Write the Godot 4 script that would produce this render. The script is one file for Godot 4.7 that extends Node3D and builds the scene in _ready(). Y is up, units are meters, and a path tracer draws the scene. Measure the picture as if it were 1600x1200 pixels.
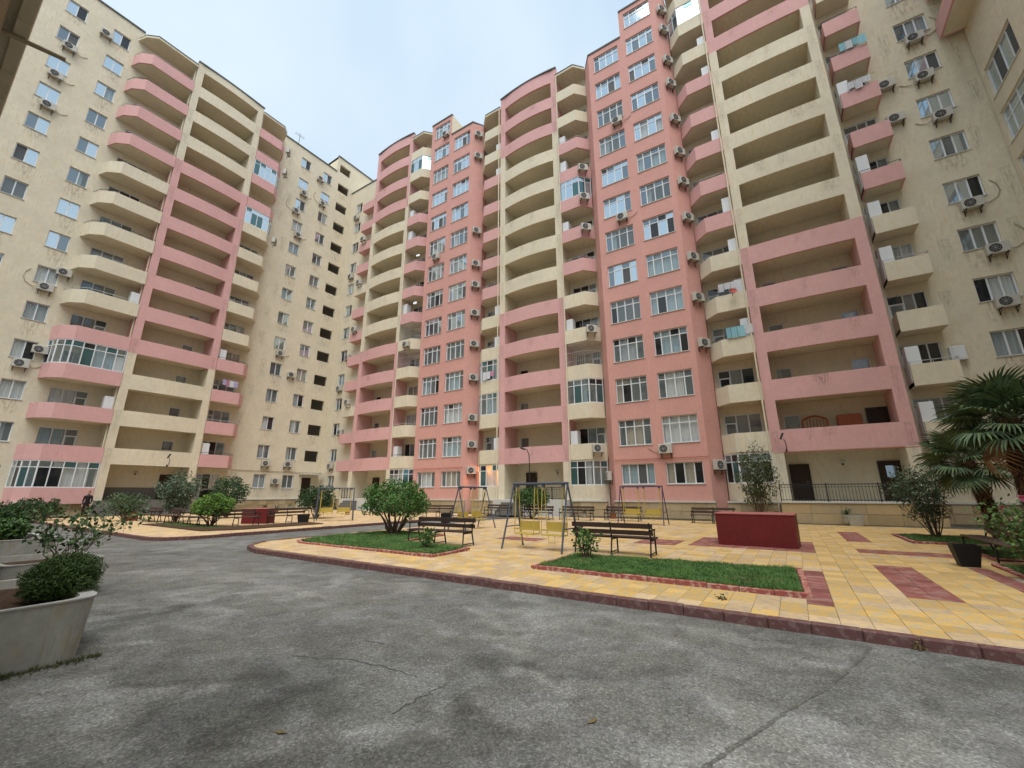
extends Node3D
# Courtyard between tall pink and cream apartment blocks. y up, metres, camera above the road at the origin.

const FL := 1.19      # ground-floor level above the road
const ST := 3.0       # storey height
const PV := 0.12      # pavement above the road

var M := {}           # materials
var used := {}        # top-level names taken
var cache := {}       # shared meshes
var rng := RandomNumberGenerator.new()
const ORD := ["ground", "first", "second", "third", "fourth", "fifth", "sixth", "seventh", "eighth", "ninth", "tenth", "eleventh", "twelfth", "thirteenth", "fourteenth", "fifteenth"]


# ------------------------------------------------------------------ mesh buffer
class MB:
	var v := PackedVector3Array()
	var n := PackedVector3Array()
	var c := PackedColorArray()
	var u := PackedVector2Array()
	var col := Color(1, 1, 1)
	var colored := false
	var t := Transform3D()

	func put(a: Vector3, nn: Vector3) -> void:
		v.append(a); n.append(nn)
		if colored: c.append(col)

	func tri(a0: Vector3, b0: Vector3, c0: Vector3) -> void:
		var a := t * a0; var b := t * b0; var d := t * c0
		var nn := (b - a).cross(d - a)
		if nn.length_squared() < 1e-16: return
		nn = nn.normalized()
		put(a, nn); put(d, nn); put(b, nn)

	func tris(a0: Vector3, b0: Vector3, c0: Vector3, na: Vector3, nb: Vector3, nc: Vector3) -> void:
		var bs := t.basis
		put(t * a0, (bs * na).normalized()); put(t * c0, (bs * nc).normalized()); put(t * b0, (bs * nb).normalized())

	func quad(a: Vector3, b: Vector3, c0: Vector3, d: Vector3) -> void:
		tri(a, b, c0); tri(a, c0, d)

	func box(x0: float, y0: float, z0: float, x1: float, y1: float, z1: float) -> void:
		var p := [Vector3(x0, y0, z0), Vector3(x1, y0, z0), Vector3(x1, y1, z0), Vector3(x0, y1, z0), Vector3(x0, y0, z1), Vector3(x1, y0, z1), Vector3(x1, y1, z1), Vector3(x0, y1, z1)]
		quad(p[4], p[5], p[6], p[7]); quad(p[1], p[0], p[3], p[2])
		quad(p[5], p[1], p[2], p[6]); quad(p[0], p[4], p[7], p[3])
		quad(p[7], p[6], p[2], p[3]); quad(p[0], p[1], p[5], p[4])

	# box with its vertical and top edges cut at 45 degrees
	func bbox(x0: float, y0: float, z0: float, x1: float, y1: float, z1: float, e: float) -> void:
		var lo := [Vector3(x0 + e, y0, z1), Vector3(x1 - e, y0, z1), Vector3(x1, y0, z1 - e), Vector3(x1, y0, z0 + e), Vector3(x1 - e, y0, z0), Vector3(x0 + e, y0, z0), Vector3(x0, y0, z0 + e), Vector3(x0, y0, z1 - e)]
		var cx := (x0 + x1) / 2; var cz := (z0 + z1) / 2
		var top: Array = []
		for p: Vector3 in lo:
			top.append(Vector3(p.x - signf(p.x - cx) * e, y1, p.z - signf(p.z - cz) * e))
		for i in 8:
			var j := (i + 1) % 8
			var a: Vector3 = lo[i]; var b: Vector3 = lo[j]
			var a1 := Vector3(a.x, y1 - e, a.z); var b1 := Vector3(b.x, y1 - e, b.z)
			quad(a, b, b1, a1); quad(a1, b1, top[j], top[i])
			tri(Vector3(cx, y1, cz), top[i], top[j]); tri(Vector3(cx, y0, cz), b, a)

	# upright prism over a plan polygon [(x, z)], counter-clockwise seen from above with x to the right and z towards the viewer
	func prism(poly: Array, y0: float, y1: float) -> void:
		var k := poly.size()
		var pts := PackedVector2Array()
		for p: Vector2 in poly: pts.append(p)
		var idx := Geometry2D.triangulate_polygon(pts)
		for i in range(0, idx.size(), 3):
			var a := pts[idx[i]]; var b := pts[idx[i + 1]]; var d := pts[idx[i + 2]]
			if (b - a).cross(d - a) > 0:
				var s := b; b = d; d = s
			tri(Vector3(a.x, y1, a.y), Vector3(b.x, y1, b.y), Vector3(d.x, y1, d.y))
			tri(Vector3(a.x, y0, a.y), Vector3(d.x, y0, d.y), Vector3(b.x, y0, b.y))
		for i in k:
			var a: Vector2 = poly[i]; var b: Vector2 = poly[(i + 1) % k]
			quad(Vector3(a.x, y0, a.y), Vector3(b.x, y0, b.y), Vector3(b.x, y1, b.y), Vector3(a.x, y1, a.y))

	# wall of thickness th along a plan line; outward is to the right hand of the walking direction seen from above (towards +z when walking +x)
	func ribbon(line: Array, th: float, y0: float, y1: float) -> void:
		var inner: Array = []
		for i in line.size():
			var p: Vector2 = line[i]
			var d := Vector2()
			if i > 0: d += (p - (line[i - 1] as Vector2)).normalized()
			if i < line.size() - 1: d += ((line[i + 1] as Vector2) - p).normalized()
			d = d.normalized()
			var nn := Vector2(-d.y, d.x)
			var cosine := 1.0
			if i > 0: cosine = maxf(0.4, d.dot((p - (line[i - 1] as Vector2)).normalized()))
			inner.append(p - nn * th / cosine)
		var k := line.size()
		for i in k - 1:
			var a: Vector2 = line[i]; var b: Vector2 = line[i + 1]; var ai: Vector2 = inner[i]; var bi: Vector2 = inner[i + 1]
			quad(Vector3(a.x, y0, a.y), Vector3(b.x, y0, b.y), Vector3(b.x, y1, b.y), Vector3(a.x, y1, a.y))
			quad(Vector3(bi.x, y0, bi.y), Vector3(ai.x, y0, ai.y), Vector3(ai.x, y1, ai.y), Vector3(bi.x, y1, bi.y))
			quad(Vector3(a.x, y1, a.y), Vector3(b.x, y1, b.y), Vector3(bi.x, y1, bi.y), Vector3(ai.x, y1, ai.y))
			quad(Vector3(ai.x, y0, ai.y), Vector3(bi.x, y0, bi.y), Vector3(b.x, y0, b.y), Vector3(a.x, y0, a.y))
		for e in [[line[0], inner[0], 1], [line[k - 1], inner[k - 1], -1]]:
			var a: Vector2 = e[0]; var b: Vector2 = e[1]
			if e[2] == -1:
				var s := a; a = b; b = s
			quad(Vector3(b.x, y0, b.y), Vector3(a.x, y0, a.y), Vector3(a.x, y1, a.y), Vector3(b.x, y1, b.y))

	func tube(pts: Array, r0: float, r1: float, seg := 8, caps := true) -> void:
		var rings: Array = []; var norms: Array = []
		var up := Vector3.UP
		for i in pts.size():
			var p: Vector3 = pts[i]
			var d: Vector3 = (pts[mini(i + 1, pts.size() - 1)] as Vector3) - (pts[maxi(i - 1, 0)] as Vector3)
			d = d.normalized()
			var s := d.cross(up)
			if s.length() < 0.05: s = d.cross(Vector3.RIGHT)
			s = s.normalized()
			var w := d.cross(s).normalized()
			var r := lerpf(r0, r1, float(i) / maxf(1, pts.size() - 1))
			var ring := PackedVector3Array(); var nr := PackedVector3Array()
			for k in seg:
				var a := TAU * k / seg
				var o := s * cos(a) + w * sin(a)
				ring.append(p + o * r); nr.append(o)
			rings.append(ring); norms.append(nr)
		for i in pts.size() - 1:
			for k in seg:
				var j := (k + 1) % seg
				tris(rings[i][k], rings[i][j], rings[i + 1][j], norms[i][k], norms[i][j], norms[i + 1][j])
				tris(rings[i][k], rings[i + 1][j], rings[i + 1][k], norms[i][k], norms[i + 1][j], norms[i + 1][k])
		if caps:
			var last := pts.size() - 1
			for k in seg:
				var j := (k + 1) % seg
				tri(pts[0], rings[0][j], rings[0][k]); tri(pts[last], rings[last][k], rings[last][j])

	# turned shape round the y axis, profile [(r, y)] from bottom to top
	func lathe(prof: Array, seg := 16, flat := false) -> void:
		for i in prof.size() - 1:
			var a: Vector2 = prof[i]; var b: Vector2 = prof[i + 1]
			var sl := Vector2(b.y - a.y, a.x - b.x).normalized()
			for k in seg:
				var a0 := TAU * k / seg; var a1 := TAU * (k + 1) / seg
				var d0 := Vector3(cos(a0), 0, -sin(a0)); var d1 := Vector3(cos(a1), 0, -sin(a1))
				var p := [d0 * a.x + Vector3(0, a.y, 0), d1 * a.x + Vector3(0, a.y, 0), d1 * b.x + Vector3(0, b.y, 0), d0 * b.x + Vector3(0, b.y, 0)]
				if flat:
					quad(p[0], p[1], p[2], p[3])
				else:
					var n0 := d0 * sl.x + Vector3(0, sl.y, 0); var n1 := d1 * sl.x + Vector3(0, sl.y, 0)
					tris(p[0], p[1], p[2], n0, n1, n1); tris(p[0], p[2], p[3], n0, n1, n0)

	# wall in the plane z with rectangular holes [x0, y0, x1, y1], reveals going back by rev
	func wall(x0: float, x1: float, y0: float, y1: float, z: float, holes: Array, rev: float) -> void:
		var xs := [x0, x1]; var ys := [y0, y1]
		for h in holes:
			for q in [h[0], h[2]]:
				if not xs.has(q): xs.append(q)
			for q in [h[1], h[3]]:
				if not ys.has(q): ys.append(q)
		xs.sort(); ys.sort()
		for i in xs.size() - 1:
			var run := -1
			for j in ys.size():
				var open := j == ys.size() - 1
				if not open:
					var mx: float = (xs[i] + xs[i + 1]) / 2; var my: float = (ys[j] + ys[j + 1]) / 2
					for h in holes:
						if mx > h[0] and mx < h[2] and my > h[1] and my < h[3]:
							open = true; break
				if open:
					if run >= 0:
						quad(Vector3(xs[i], ys[run], z), Vector3(xs[i + 1], ys[run], z), Vector3(xs[i + 1], ys[j], z), Vector3(xs[i], ys[j], z))
					run = -1
				elif run < 0: run = j
		for h in holes:
			var a := Vector3(h[0], h[1], z); var b := Vector3(h[2], h[1], z); var d := Vector3(h[2], h[3], z); var e := Vector3(h[0], h[3], z)
			var k := Vector3(0, 0, -rev)
			quad(a, b, b + k, a + k); quad(d, e, e + k, d + k); quad(e, a, a + k, e + k); quad(b, d, d + k, b + k)

	func mesh() -> ArrayMesh:
		var arr := []
		arr.resize(Mesh.ARRAY_MAX)
		arr[Mesh.ARRAY_VERTEX] = v; arr[Mesh.ARRAY_NORMAL] = n
		if colored: arr[Mesh.ARRAY_COLOR] = c
		if u.size() == v.size(): arr[Mesh.ARRAY_TEX_UV] = u
		var m := ArrayMesh.new()
		m.add_surface_from_arrays(Mesh.PRIMITIVE_TRIANGLES, arr)
		return m


# ------------------------------------------------------------------ nodes
func numbered(called: String) -> String:
	var k: int = used.get(called, 0)
	used[called] = k + 1
	return called if k == 0 else "%s_%03d" % [called, k]

func thing(called: String, label: String, category: String, at := Vector3.ZERO, turn := 0.0, group := "") -> Node3D:
	var o := Node3D.new()
	o.name = numbered(called)
	add_child(o)
	o.position = at; o.rotation.y = turn
	o.set_meta("label", label); o.set_meta("category", category)
	if group: o.set_meta("group", group)
	return o

func part(parent: Node, called: String, mesh: Mesh, mat: Material, at := Transform3D()) -> MeshInstance3D:
	var o := MeshInstance3D.new()
	o.name = called
	o.mesh = mesh
	o.set_surface_override_material(0, mat)
	o.transform = at
	parent.add_child(o, true)
	return o

func struct(called: String, mesh: Mesh, mat: Material) -> MeshInstance3D:
	var o := part(self, called, mesh, mat)
	o.set_meta("kind", "structure")
	return o

func put_at(x: float, y: float, z: float, turn := 0.0) -> Transform3D:
	return Transform3D(Basis(Vector3.UP, turn), Vector3(x, y, z))

func lin(r: float, g: float, b: float, a := 1.0) -> Color:
	return Color(r, g, b, a).linear_to_srgb()


# ------------------------------------------------------------------ scene
func _ready() -> void:
	rng.seed = 20240611
	var cam := Camera3D.new()
	cam.name = "camera"
	cam.position = Vector3(0, 1.65, 0)
	cam.rotation = Vector3(0.2578, 0.583, -0.0025)
	cam.fov = 85.64
	cam.near = 0.05; cam.far = 800
	add_child(cam)
	cam.current = true
	var we := WorldEnvironment.new(); we.name = "environment"
	var env := Environment.new()
	env.background_mode = Environment.BG_SKY
	# overcast sky: pale grey-blue, brighter low down, with soft uneven cloud
	var sky := Sky.new(); var sm := PanoramaSkyMaterial.new()
	var cn := noise(0.006, 99, 5)
	var ci := cn.get_seamless_image(1024, 512); ci.convert(Image.FORMAT_RGBAF)
	var cd := ci.get_data().to_float32_array()
	for y in 512:
		var up := maxf(0.0, cos(PI * (y + 0.5) / 512.0))
		var low := pow(1.0 - up, 1.2)
		for x in 1024:
			var k := (y * 1024 + x) * 4
			var c := (cd[k] - 0.5) * 0.30
			cd[k] = lerpf(0.262, 0.335, low) * (1.0 + c * 1.2); cd[k + 1] = lerpf(0.33, 0.383, low) * (1.0 + c * 0.8); cd[k + 2] = lerpf(0.398, 0.42, low) * (1.0 + c * 0.4); cd[k + 3] = 1.0
	sm.panorama = ImageTexture.create_from_image(Image.create_from_data(1024, 512, false, Image.FORMAT_RGBAF, cd.to_byte_array()))
	sky.sky_material = sm
	env.sky = sky
	env.tonemap_mode = Environment.TONE_MAPPER_LINEAR
	env.tonemap_exposure = 2.45
	env.background_energy_multiplier = 1.0
	env.sdfgi_enabled = true; env.ssao_enabled = true; env.ssil_enabled = true
	we.environment = env
	add_child(we)
	var sun := DirectionalLight3D.new(); sun.name = "sun"
	sun.light_energy = 0.5; sun.light_angular_distance = 50.0
	sun.light_color = Color(1.0, 0.985, 0.96)
	sun.shadow_enabled = true
	add_child(sun)
	sun.look_at_from_position(Vector3.ZERO, -Vector3(0.28, 1.0, 0.36), Vector3.RIGHT)
	make_materials()
	build_ground()
	build_main()
	build_wing()
	build_end_wing()
	build_near_block()
	build_far_block()
	facade_things()
	place_furniture()
	build_plants()
	person()


# ------------------------------------------------------------------ materials
func noise(freq: float, seed_: int, oct := 4, cell := false) -> FastNoiseLite:
	var f := FastNoiseLite.new()
	f.noise_type = FastNoiseLite.TYPE_CELLULAR if cell else FastNoiseLite.TYPE_SIMPLEX_SMOOTH
	f.frequency = freq; f.seed = seed_
	f.fractal_octaves = oct
	return f

func field(f: FastNoiseLite, size: int) -> PackedByteArray:
	var im := f.get_seamless_image(size, size)
	im.convert(Image.FORMAT_L8)
	return im.get_data()

func tex(data: PackedByteArray, size: int) -> ImageTexture:
	return ImageTexture.create_from_image(Image.create_from_data(size, size, false, Image.FORMAT_RGB8, data))

# colour multiplier for rendered walls: blotches, rain streaks, grain, brown run-off stains
func plaster_tex(size: int, seed_: int, strength: float) -> ImageTexture:
	var a := field(noise(0.005, seed_, 4), size)
	var b := field(noise(0.008, seed_ + 1, 3), size)
	var g := field(noise(0.22, seed_ + 2, 2), size)
	var e := field(noise(0.03, seed_ + 3, 4), size)
	var d := PackedByteArray(); d.resize(size * size * 3)
	for y in size:
		for x in size:
			var i := y * size + x
			var blotch := a[i] / 255.0 - 0.5
			var mid := e[i] / 255.0 - 0.5
			# long vertical rain runs, only inside some areas
			var streak := b[y * size + (x * 13) % size] / 255.0
			var st := clampf((streak - 0.55) * 3.0, 0, 1) * clampf(blotch * 2.4 + 0.35, 0, 1)
			var k := 0.93 + blotch * 0.07 * strength + mid * 0.05 * strength + (g[i] / 255.0 - 0.5) * 0.06
			k -= st * 0.06 * strength
			var rust := clampf((b[((y + 300) % size) * size + (x * 3) % size] / 255.0 - 0.6) * 3.0, 0, 1) * 0.035 * strength
			d[i * 3] = int(clampf((k + rust * 0.1) * 255, 0, 255))
			d[i * 3 + 1] = int(clampf((k - rust * 0.5 - st * 0.01) * 255, 0, 255))
			d[i * 3 + 2] = int(clampf((k - rust * 1.3 - st * 0.03) * 255, 0, 255))
	return tex(d, size)

# two colours mixed by a worn pattern, with grain
func worn_tex(size: int, seed_: int, ca: Color, cb: Color, f0: float, bias: float, grain: float) -> ImageTexture:
	var a := field(noise(f0, seed_, 5), size)
	var b := field(noise(0.09, seed_ + 1, 3), size)
	var g := field(noise(0.35, seed_ + 2, 2), size)
	var d := PackedByteArray(); d.resize(size * size * 3)
	for i in size * size:
		var w := clampf((a[i] / 255.0 - bias) * 4.0 + (b[i] / 255.0 - 0.5) * 1.6, 0, 1)
		var k := 1.0 + (g[i] / 255.0 - 0.5) * grain
		var q := ca.lerp(cb, w)
		d[i * 3] = int(clampf(q.r * k * 255, 0, 255)); d[i * 3 + 1] = int(clampf(q.g * k * 255, 0, 255)); d[i * 3 + 2] = int(clampf(q.b * k * 255, 0, 255))
	return tex(d, size)

# stones of broken aggregate in dark binder
func asphalt_tex(size: int) -> ImageTexture:
	var cells := noise(0.13, 71, 1, true)
	cells.cellular_return_type = FastNoiseLite.RETURN_CELL_VALUE
	cells.fractal_type = FastNoiseLite.FRACTAL_NONE
	var a := field(cells, size)
	var g := field(noise(0.3, 72, 3), size)
	var b := field(noise(0.03, 73, 3), size)
	var d := PackedByteArray(); d.resize(size * size * 3)
	for i in size * size:
		var s := a[i] / 255.0
		var k := 0.80 + (s - 0.5) * 0.24 + (g[i] / 255.0 - 0.5) * 0.34 + (b[i] / 255.0 - 0.5) * 0.16
		if s > 0.94: k += 0.14
		var v := int(clampf(k * 255, 10, 255))
		d[i * 3] = v; d[i * 3 + 1] = int(v * 0.995); d[i * 3 + 2] = int(v * 0.97)
	return tex(d, size)

# torn patches of dust and damp on the road, as a multiplier
func road_wear_tex(size: int) -> ImageTexture:
	var a := field(noise(0.007, 171, 6), size)
	var b := field(noise(0.012, 172, 6), size)
	var g := field(noise(0.11, 173, 3), size)
	var d := PackedByteArray(); d.resize(size * size * 3)
	for i in size * size:
		var f := g[i] / 255.0 - 0.5
		var pale := smoothstep(0.50, 0.66, a[i] / 255.0 + f * 0.16)
		var dark := smoothstep(0.52, 0.68, b[i] / 255.0 + f * 0.16)
		var k := 0.87 + pale * 0.05 - dark * 0.06 + f * 0.10
		d[i * 3] = int(clampf(k * 255, 0, 255)); d[i * 3 + 1] = int(clampf((k - 0.004 * dark) * 255, 0, 255)); d[i * 3 + 2] = int(clampf((k - 0.012 + 0.02 * pale) * 255, 0, 255))
	return tex(d, size)

func std(albedo: Color, rough := 0.85) -> StandardMaterial3D:
	var m := StandardMaterial3D.new()
	m.albedo_color = albedo
	m.roughness = rough
	m.metallic_specular = 0.35
	return m

func world_tex(m: StandardMaterial3D, t: Texture2D, metres: float, detail: Texture2D = null, dm := 1.0) -> StandardMaterial3D:
	m.albedo_texture = t
	m.uv1_triplanar = true; m.uv1_world_triplanar = true
	m.uv1_scale = Vector3.ONE / metres
	m.uv1_triplanar_sharpness = 8.0
	if detail:
		m.detail_enabled = true
		m.detail_albedo = detail
		m.detail_blend_mode = BaseMaterial3D.BLEND_MODE_MUL
		m.detail_uv_layer = BaseMaterial3D.DETAIL_UV_2
		m.uv2_triplanar = true; m.uv2_world_triplanar = true
		m.uv2_scale = Vector3.ONE / dm
	return m

func tinted(rough := 0.7) -> StandardMaterial3D:
	var m := std(Color(1, 1, 1), rough)
	m.vertex_color_use_as_albedo = true
	return m

func make_materials() -> void:
	var pl := plaster_tex(1024, 11, 0.7)
	var pl2 := plaster_tex(1024, 41, 0.9)
	M.cream = world_tex(std(lin(0.80, 0.72, 0.555)), pl2, 13.0)
	M.pink = world_tex(std(lin(0.76, 0.44, 0.425)), pl, 11.0)
	M.salmon = world_tex(std(lin(0.73, 0.39, 0.34)), pl, 12.0)
	M.loggia = M.cream
	M.core = std(lin(0.30, 0.25, 0.20))
	M.cornice = std(lin(0.10, 0.115, 0.11), 0.6)
	M.white = std(lin(0.72, 0.74, 0.76), 0.45)
	M.offwhite = world_tex(std(lin(0.66, 0.65, 0.60), 0.6), pl, 2.3)
	M.casing = world_tex(std(lin(0.60, 0.58, 0.52), 0.55), pl2, 1.7)
	M.darkgrey = std(lin(0.035, 0.036, 0.04), 0.5)
	M.black = std(lin(0.012, 0.012, 0.013), 0.45)
	M.rail = std(lin(0.03, 0.03, 0.032), 0.45)
	M.rail_white = std(lin(0.5, 0.5, 0.5), 0.5)
	M.pipe = std(lin(0.42, 0.34, 0.24), 0.55)
	M.cable = std(lin(0.04, 0.04, 0.04), 0.6)
	M.gaspipe = std(lin(0.30, 0.24, 0.12), 0.5)
	M.bronze = std(lin(0.035, 0.025, 0.02), 0.35)
	M.door = world_tex(std(lin(0.05, 0.03, 0.022), 0.5), pl, 1.3)
	M.orange_wood = world_tex(std(lin(0.42, 0.12, 0.055), 0.5), pl, 1.1)
	M.soffit = M.cream
	M.tank = std(lin(0.4, 0.05, 0.04), 0.5)
	# rain-borne dirt and rust runs on the plaster: streaks with a grain of their own
	for q in [["stain_rust", 0.42, 0.28, 0.14, 0.34], ["stain_dirt", 0.17, 0.15, 0.12, 0.30]]:
		var w := 128; var h := 256
		var fa := noise(0.09, 301, 3); var fb := noise(0.02, 302, 4); var fc := noise(0.25, 303, 2)
		var im := Image.create(w, h, false, Image.FORMAT_RGBA8)
		for y in h:
			for x in w:
				var run := smoothstep(-0.3, 0.5, fa.get_noise_2d(x * 0.6, y * 0.05) + fb.get_noise_2d(x, y) * 0.6)
				var end := smoothstep(0.0, 0.5, 1.0 - y / float(h) + fa.get_noise_2d(x * 1.5, 500) * 0.45)
				var side := smoothstep(0.0, 0.25, 0.5 - absf(x / float(w) - 0.5) + fb.get_noise_2d(x, y * 0.4 + 90) * 0.18)
				var al: float = run * end * side * (0.75 + fc.get_noise_2d(x, y) * 0.5) * q[4]
				im.set_pixel(x, y, Color(1, 1, 1, clampf(al, 0, 1)))
		var sm := std(lin(q[1], q[2], q[3]), 0.95)
		sm.albedo_texture = ImageTexture.create_from_image(im)
		sm.transparency = BaseMaterial3D.TRANSPARENCY_ALPHA
		sm.texture_repeat = false
		M[q[0]] = sm
	# glass
	var g := StandardMaterial3D.new()
	g.albedo_color = Color(0.8, 0.9, 0.92, 0.08); g.transparency = BaseMaterial3D.TRANSPARENCY_ALPHA
	g.roughness = 0.02; g.metallic_specular = 0.7
	M.clear = g
	var s := std(lin(0.52, 0.62, 0.69), 0.05); s.metallic = 0.85; s.metallic_specular = 0.6
	M.sky_glass = s
	var s2 := std(lin(0.22, 0.26, 0.29), 0.08); s2.metallic = 0.8
	M.grey_glass = s2
	M.teal_glass = std(lin(0.10, 0.19, 0.20), 0.06); M.teal_glass.metallic = 0.6
	M.screen = std(lin(0.09, 0.095, 0.10), 0.6)
	M.dark_glass = std(lin(0.015, 0.017, 0.02), 0.05); M.dark_glass.metallic_specular = 0.6
	# cloth
	for q in [["curtain_white", 0.62, 0.62, 0.60], ["curtain_grey", 0.34, 0.36, 0.38], ["curtain_blue", 0.30, 0.40, 0.45], ["curtain_tan", 0.42, 0.33, 0.22], ["cloth_white", 0.72, 0.72, 0.74], ["cloth_lilac", 0.55, 0.48, 0.66], ["cloth_cyan", 0.40, 0.66, 0.72], ["cloth_rose", 0.6, 0.3, 0.42], ["cloth_navy", 0.05, 0.07, 0.14]]:
		var m := std(lin(q[1], q[2], q[3]), 0.9)
		m.cull_mode = BaseMaterial3D.CULL_DISABLED
		m.backlight_enabled = true; m.backlight = lin(q[1], q[2], q[3]) * 0.4
		M[q[0]] = m
	# ground
	var ag := asphalt_tex(1024)
	var a := tinted(0.93)
	a.albedo_texture = ag
	a.uv1_triplanar = true; a.uv1_world_triplanar = true; a.uv1_scale = Vector3.ONE / 1.7
	a.detail_enabled = true; a.detail_albedo = road_wear_tex(1024); a.detail_blend_mode = BaseMaterial3D.BLEND_MODE_MUL; a.detail_uv_layer = BaseMaterial3D.DETAIL_UV_2
	a.uv2_triplanar = true; a.uv2_world_triplanar = true; a.uv2_scale = Vector3.ONE / 6.3
	a.metallic_specular = 0.25
	M.asphalt = a
	M.ground = std(lin(0.09, 0.088, 0.08), 0.95)
	var yel := worn_tex(1024, 21, Color(0.82, 0.67, 0.40), Color(0.73, 0.66, 0.53), 0.02, 0.45, 0.46)
	var red := worn_tex(512, 25, Color(0.56, 0.34, 0.31), Color(0.62, 0.47, 0.43), 0.012, 0.5, 0.25)
	var bei := worn_tex(1024, 23, Color(0.80, 0.69, 0.53), Color(0.72, 0.64, 0.55), 0.02, 0.48, 0.42)
	M.tile_beige = world_tex(tinted(0.85), bei, 3.1)
	M.tile_yellow = world_tex(tinted(0.85), yel, 3.7)
	M.tile_pink = world_tex(tinted(0.85), red, 2.1)
	for k in 3:
		var m1 := world_tex(std(Color(1, 1, 1) * [0.95, 1.0, 0.91][k], 0.85), yel, 3.7); m1.albedo_color.a = 1
		var m2 := world_tex(std(Color(1, 1, 1) * [0.95, 1.0, 0.86][k], 0.85), red, 2.1); m2.albedo_color.a = 1
		var m3 := world_tex(std(Color(1, 1, 1) * [0.94, 1.0, 0.9][k], 0.85), bei, 3.1); m3.albedo_color.a = 1
		M["tile_beige%d" % k] = m3
		M["tile_yellow%d" % k] = m1; M["tile_pink%d" % k] = m2
	M.mortar = world_tex(std(lin(0.50, 0.43, 0.32), 0.95), pl, 2.0)
	M.kerb = world_tex(std(Color(1, 1, 1), 0.85), worn_tex(512, 31, Color(0.40, 0.28, 0.27), Color(0.47, 0.38, 0.36), 0.03, 0.5, 0.35), 1.9)
	M.lawn_kerb = world_tex(std(Color(1, 1, 1), 0.85), worn_tex(512, 35, Color(0.60, 0.33, 0.30), Color(0.74, 0.60, 0.54), 0.02, 0.47, 0.35), 1.4)
	M.soil = world_tex(std(Color(1, 1, 1), 0.97), worn_tex(512, 51, Color(0.26, 0.19, 0.14), Color(0.36, 0.28, 0.21), 0.03, 0.5, 0.5), 1.1)
	M.concrete = world_tex(std(lin(0.48, 0.48, 0.44), 0.92), plaster_tex(512, 61, 1.9), 2.4)
	M.stone = []
	for k in 4:
		M.stone.append(world_tex(std(lin([0.56, 0.52, 0.60, 0.47][k], [0.42, 0.40, 0.46, 0.35][k], [0.24, 0.25, 0.29, 0.19][k]), 0.9), pl2, 1.9))
	M.granite = world_tex(std(lin(0.26, 0.25, 0.235), 0.8), ag, 0.8)
	# wood and metal of the playground
	M.bench_wood = world_tex(std(lin(0.055, 0.034, 0.028), 0.6), pl, 1.0)
	M.bench_wood2 = world_tex(std(lin(0.10, 0.065, 0.05), 0.65), pl, 1.0)
	M.bench_iron = std(lin(0.02, 0.02, 0.021), 0.5)
	M.swing_blue = std(lin(0.075, 0.09, 0.125), 0.45)
	M.swing_purple = std(lin(0.085, 0.06, 0.10), 0.45)
	M.swing_yellow = world_tex(std(lin(0.58, 0.43, 0.10), 0.5), pl, 1.0)
	M.red_box = world_tex(std(lin(0.17, 0.022, 0.024), 0.55), plaster_tex(512, 81, 1.6), 2.6)
	M.red_edge = std(lin(0.36, 0.12, 0.11), 0.7)
	M.pot = std(lin(0.014, 0.014, 0.015), 0.55)
	M.clay = world_tex(std(lin(0.33, 0.14, 0.08), 0.85), pl, 1.0)
	M.bark = world_tex(std(lin(0.17, 0.12, 0.085), 0.95), plaster_tex(256, 91, 2.0), 0.6)
	M.fibre = tinted(0.95)
	var lf := tinted(0.55)
	lf.cull_mode = BaseMaterial3D.CULL_DISABLED
	lf.backlight_enabled = true; lf.backlight = Color(0.35, 0.35, 0.3)
	lf.metallic_specular = 0.4
	M.leaf = lf
	var gr := tinted(0.6)
	gr.cull_mode = BaseMaterial3D.CULL_DISABLED
	gr.backlight_enabled = true; gr.backlight = Color(0.4, 0.4, 0.35)
	M.grass = gr
	M.petal = std(lin(0.75, 0.19, 0.36), 0.6)
	M.petal_white = std(lin(0.75, 0.72, 0.62), 0.6)
	var lamp := std(Color(1, 0.75, 0.4)); lamp.emission_enabled = true; lamp.emission = Color(1.0, 0.62, 0.25); lamp.emission_energy_multiplier = 6.0
	M.lamp = lamp
	M.skin = std(lin(0.42, 0.24, 0.17), 0.6)
	M.glass_lamp = std(lin(0.5, 0.5, 0.47), 0.3)


# ------------------------------------------------------------------ windows, balconies, loggias
func unit_pane() -> Mesh:
	if not cache.has("pane"):
		var b := MB.new()
		b.box(0, 0, -0.004, 1, 1, 0.004)
		cache.pane = b.mesh()
	return cache.pane

func curtain_mesh() -> Mesh:
	if not cache.has("curtain"):
		var b := MB.new()
		var k := 24
		for i in k:
			var x0 := float(i) / k; var x1 := float(i + 1) / k
			var z0 := 0.025 * sin(i * 1.9) + 0.012 * sin(i * 0.7); var z1 := 0.025 * sin((i + 1) * 1.9) + 0.012 * sin((i + 1) * 0.7)
			b.quad(Vector3(x0, 0, z0), Vector3(x1, 0, z1), Vector3(x1, 1, z1), Vector3(x0, 1, z0))
		cache.curtain = b.mesh()
	return cache.curtain

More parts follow.
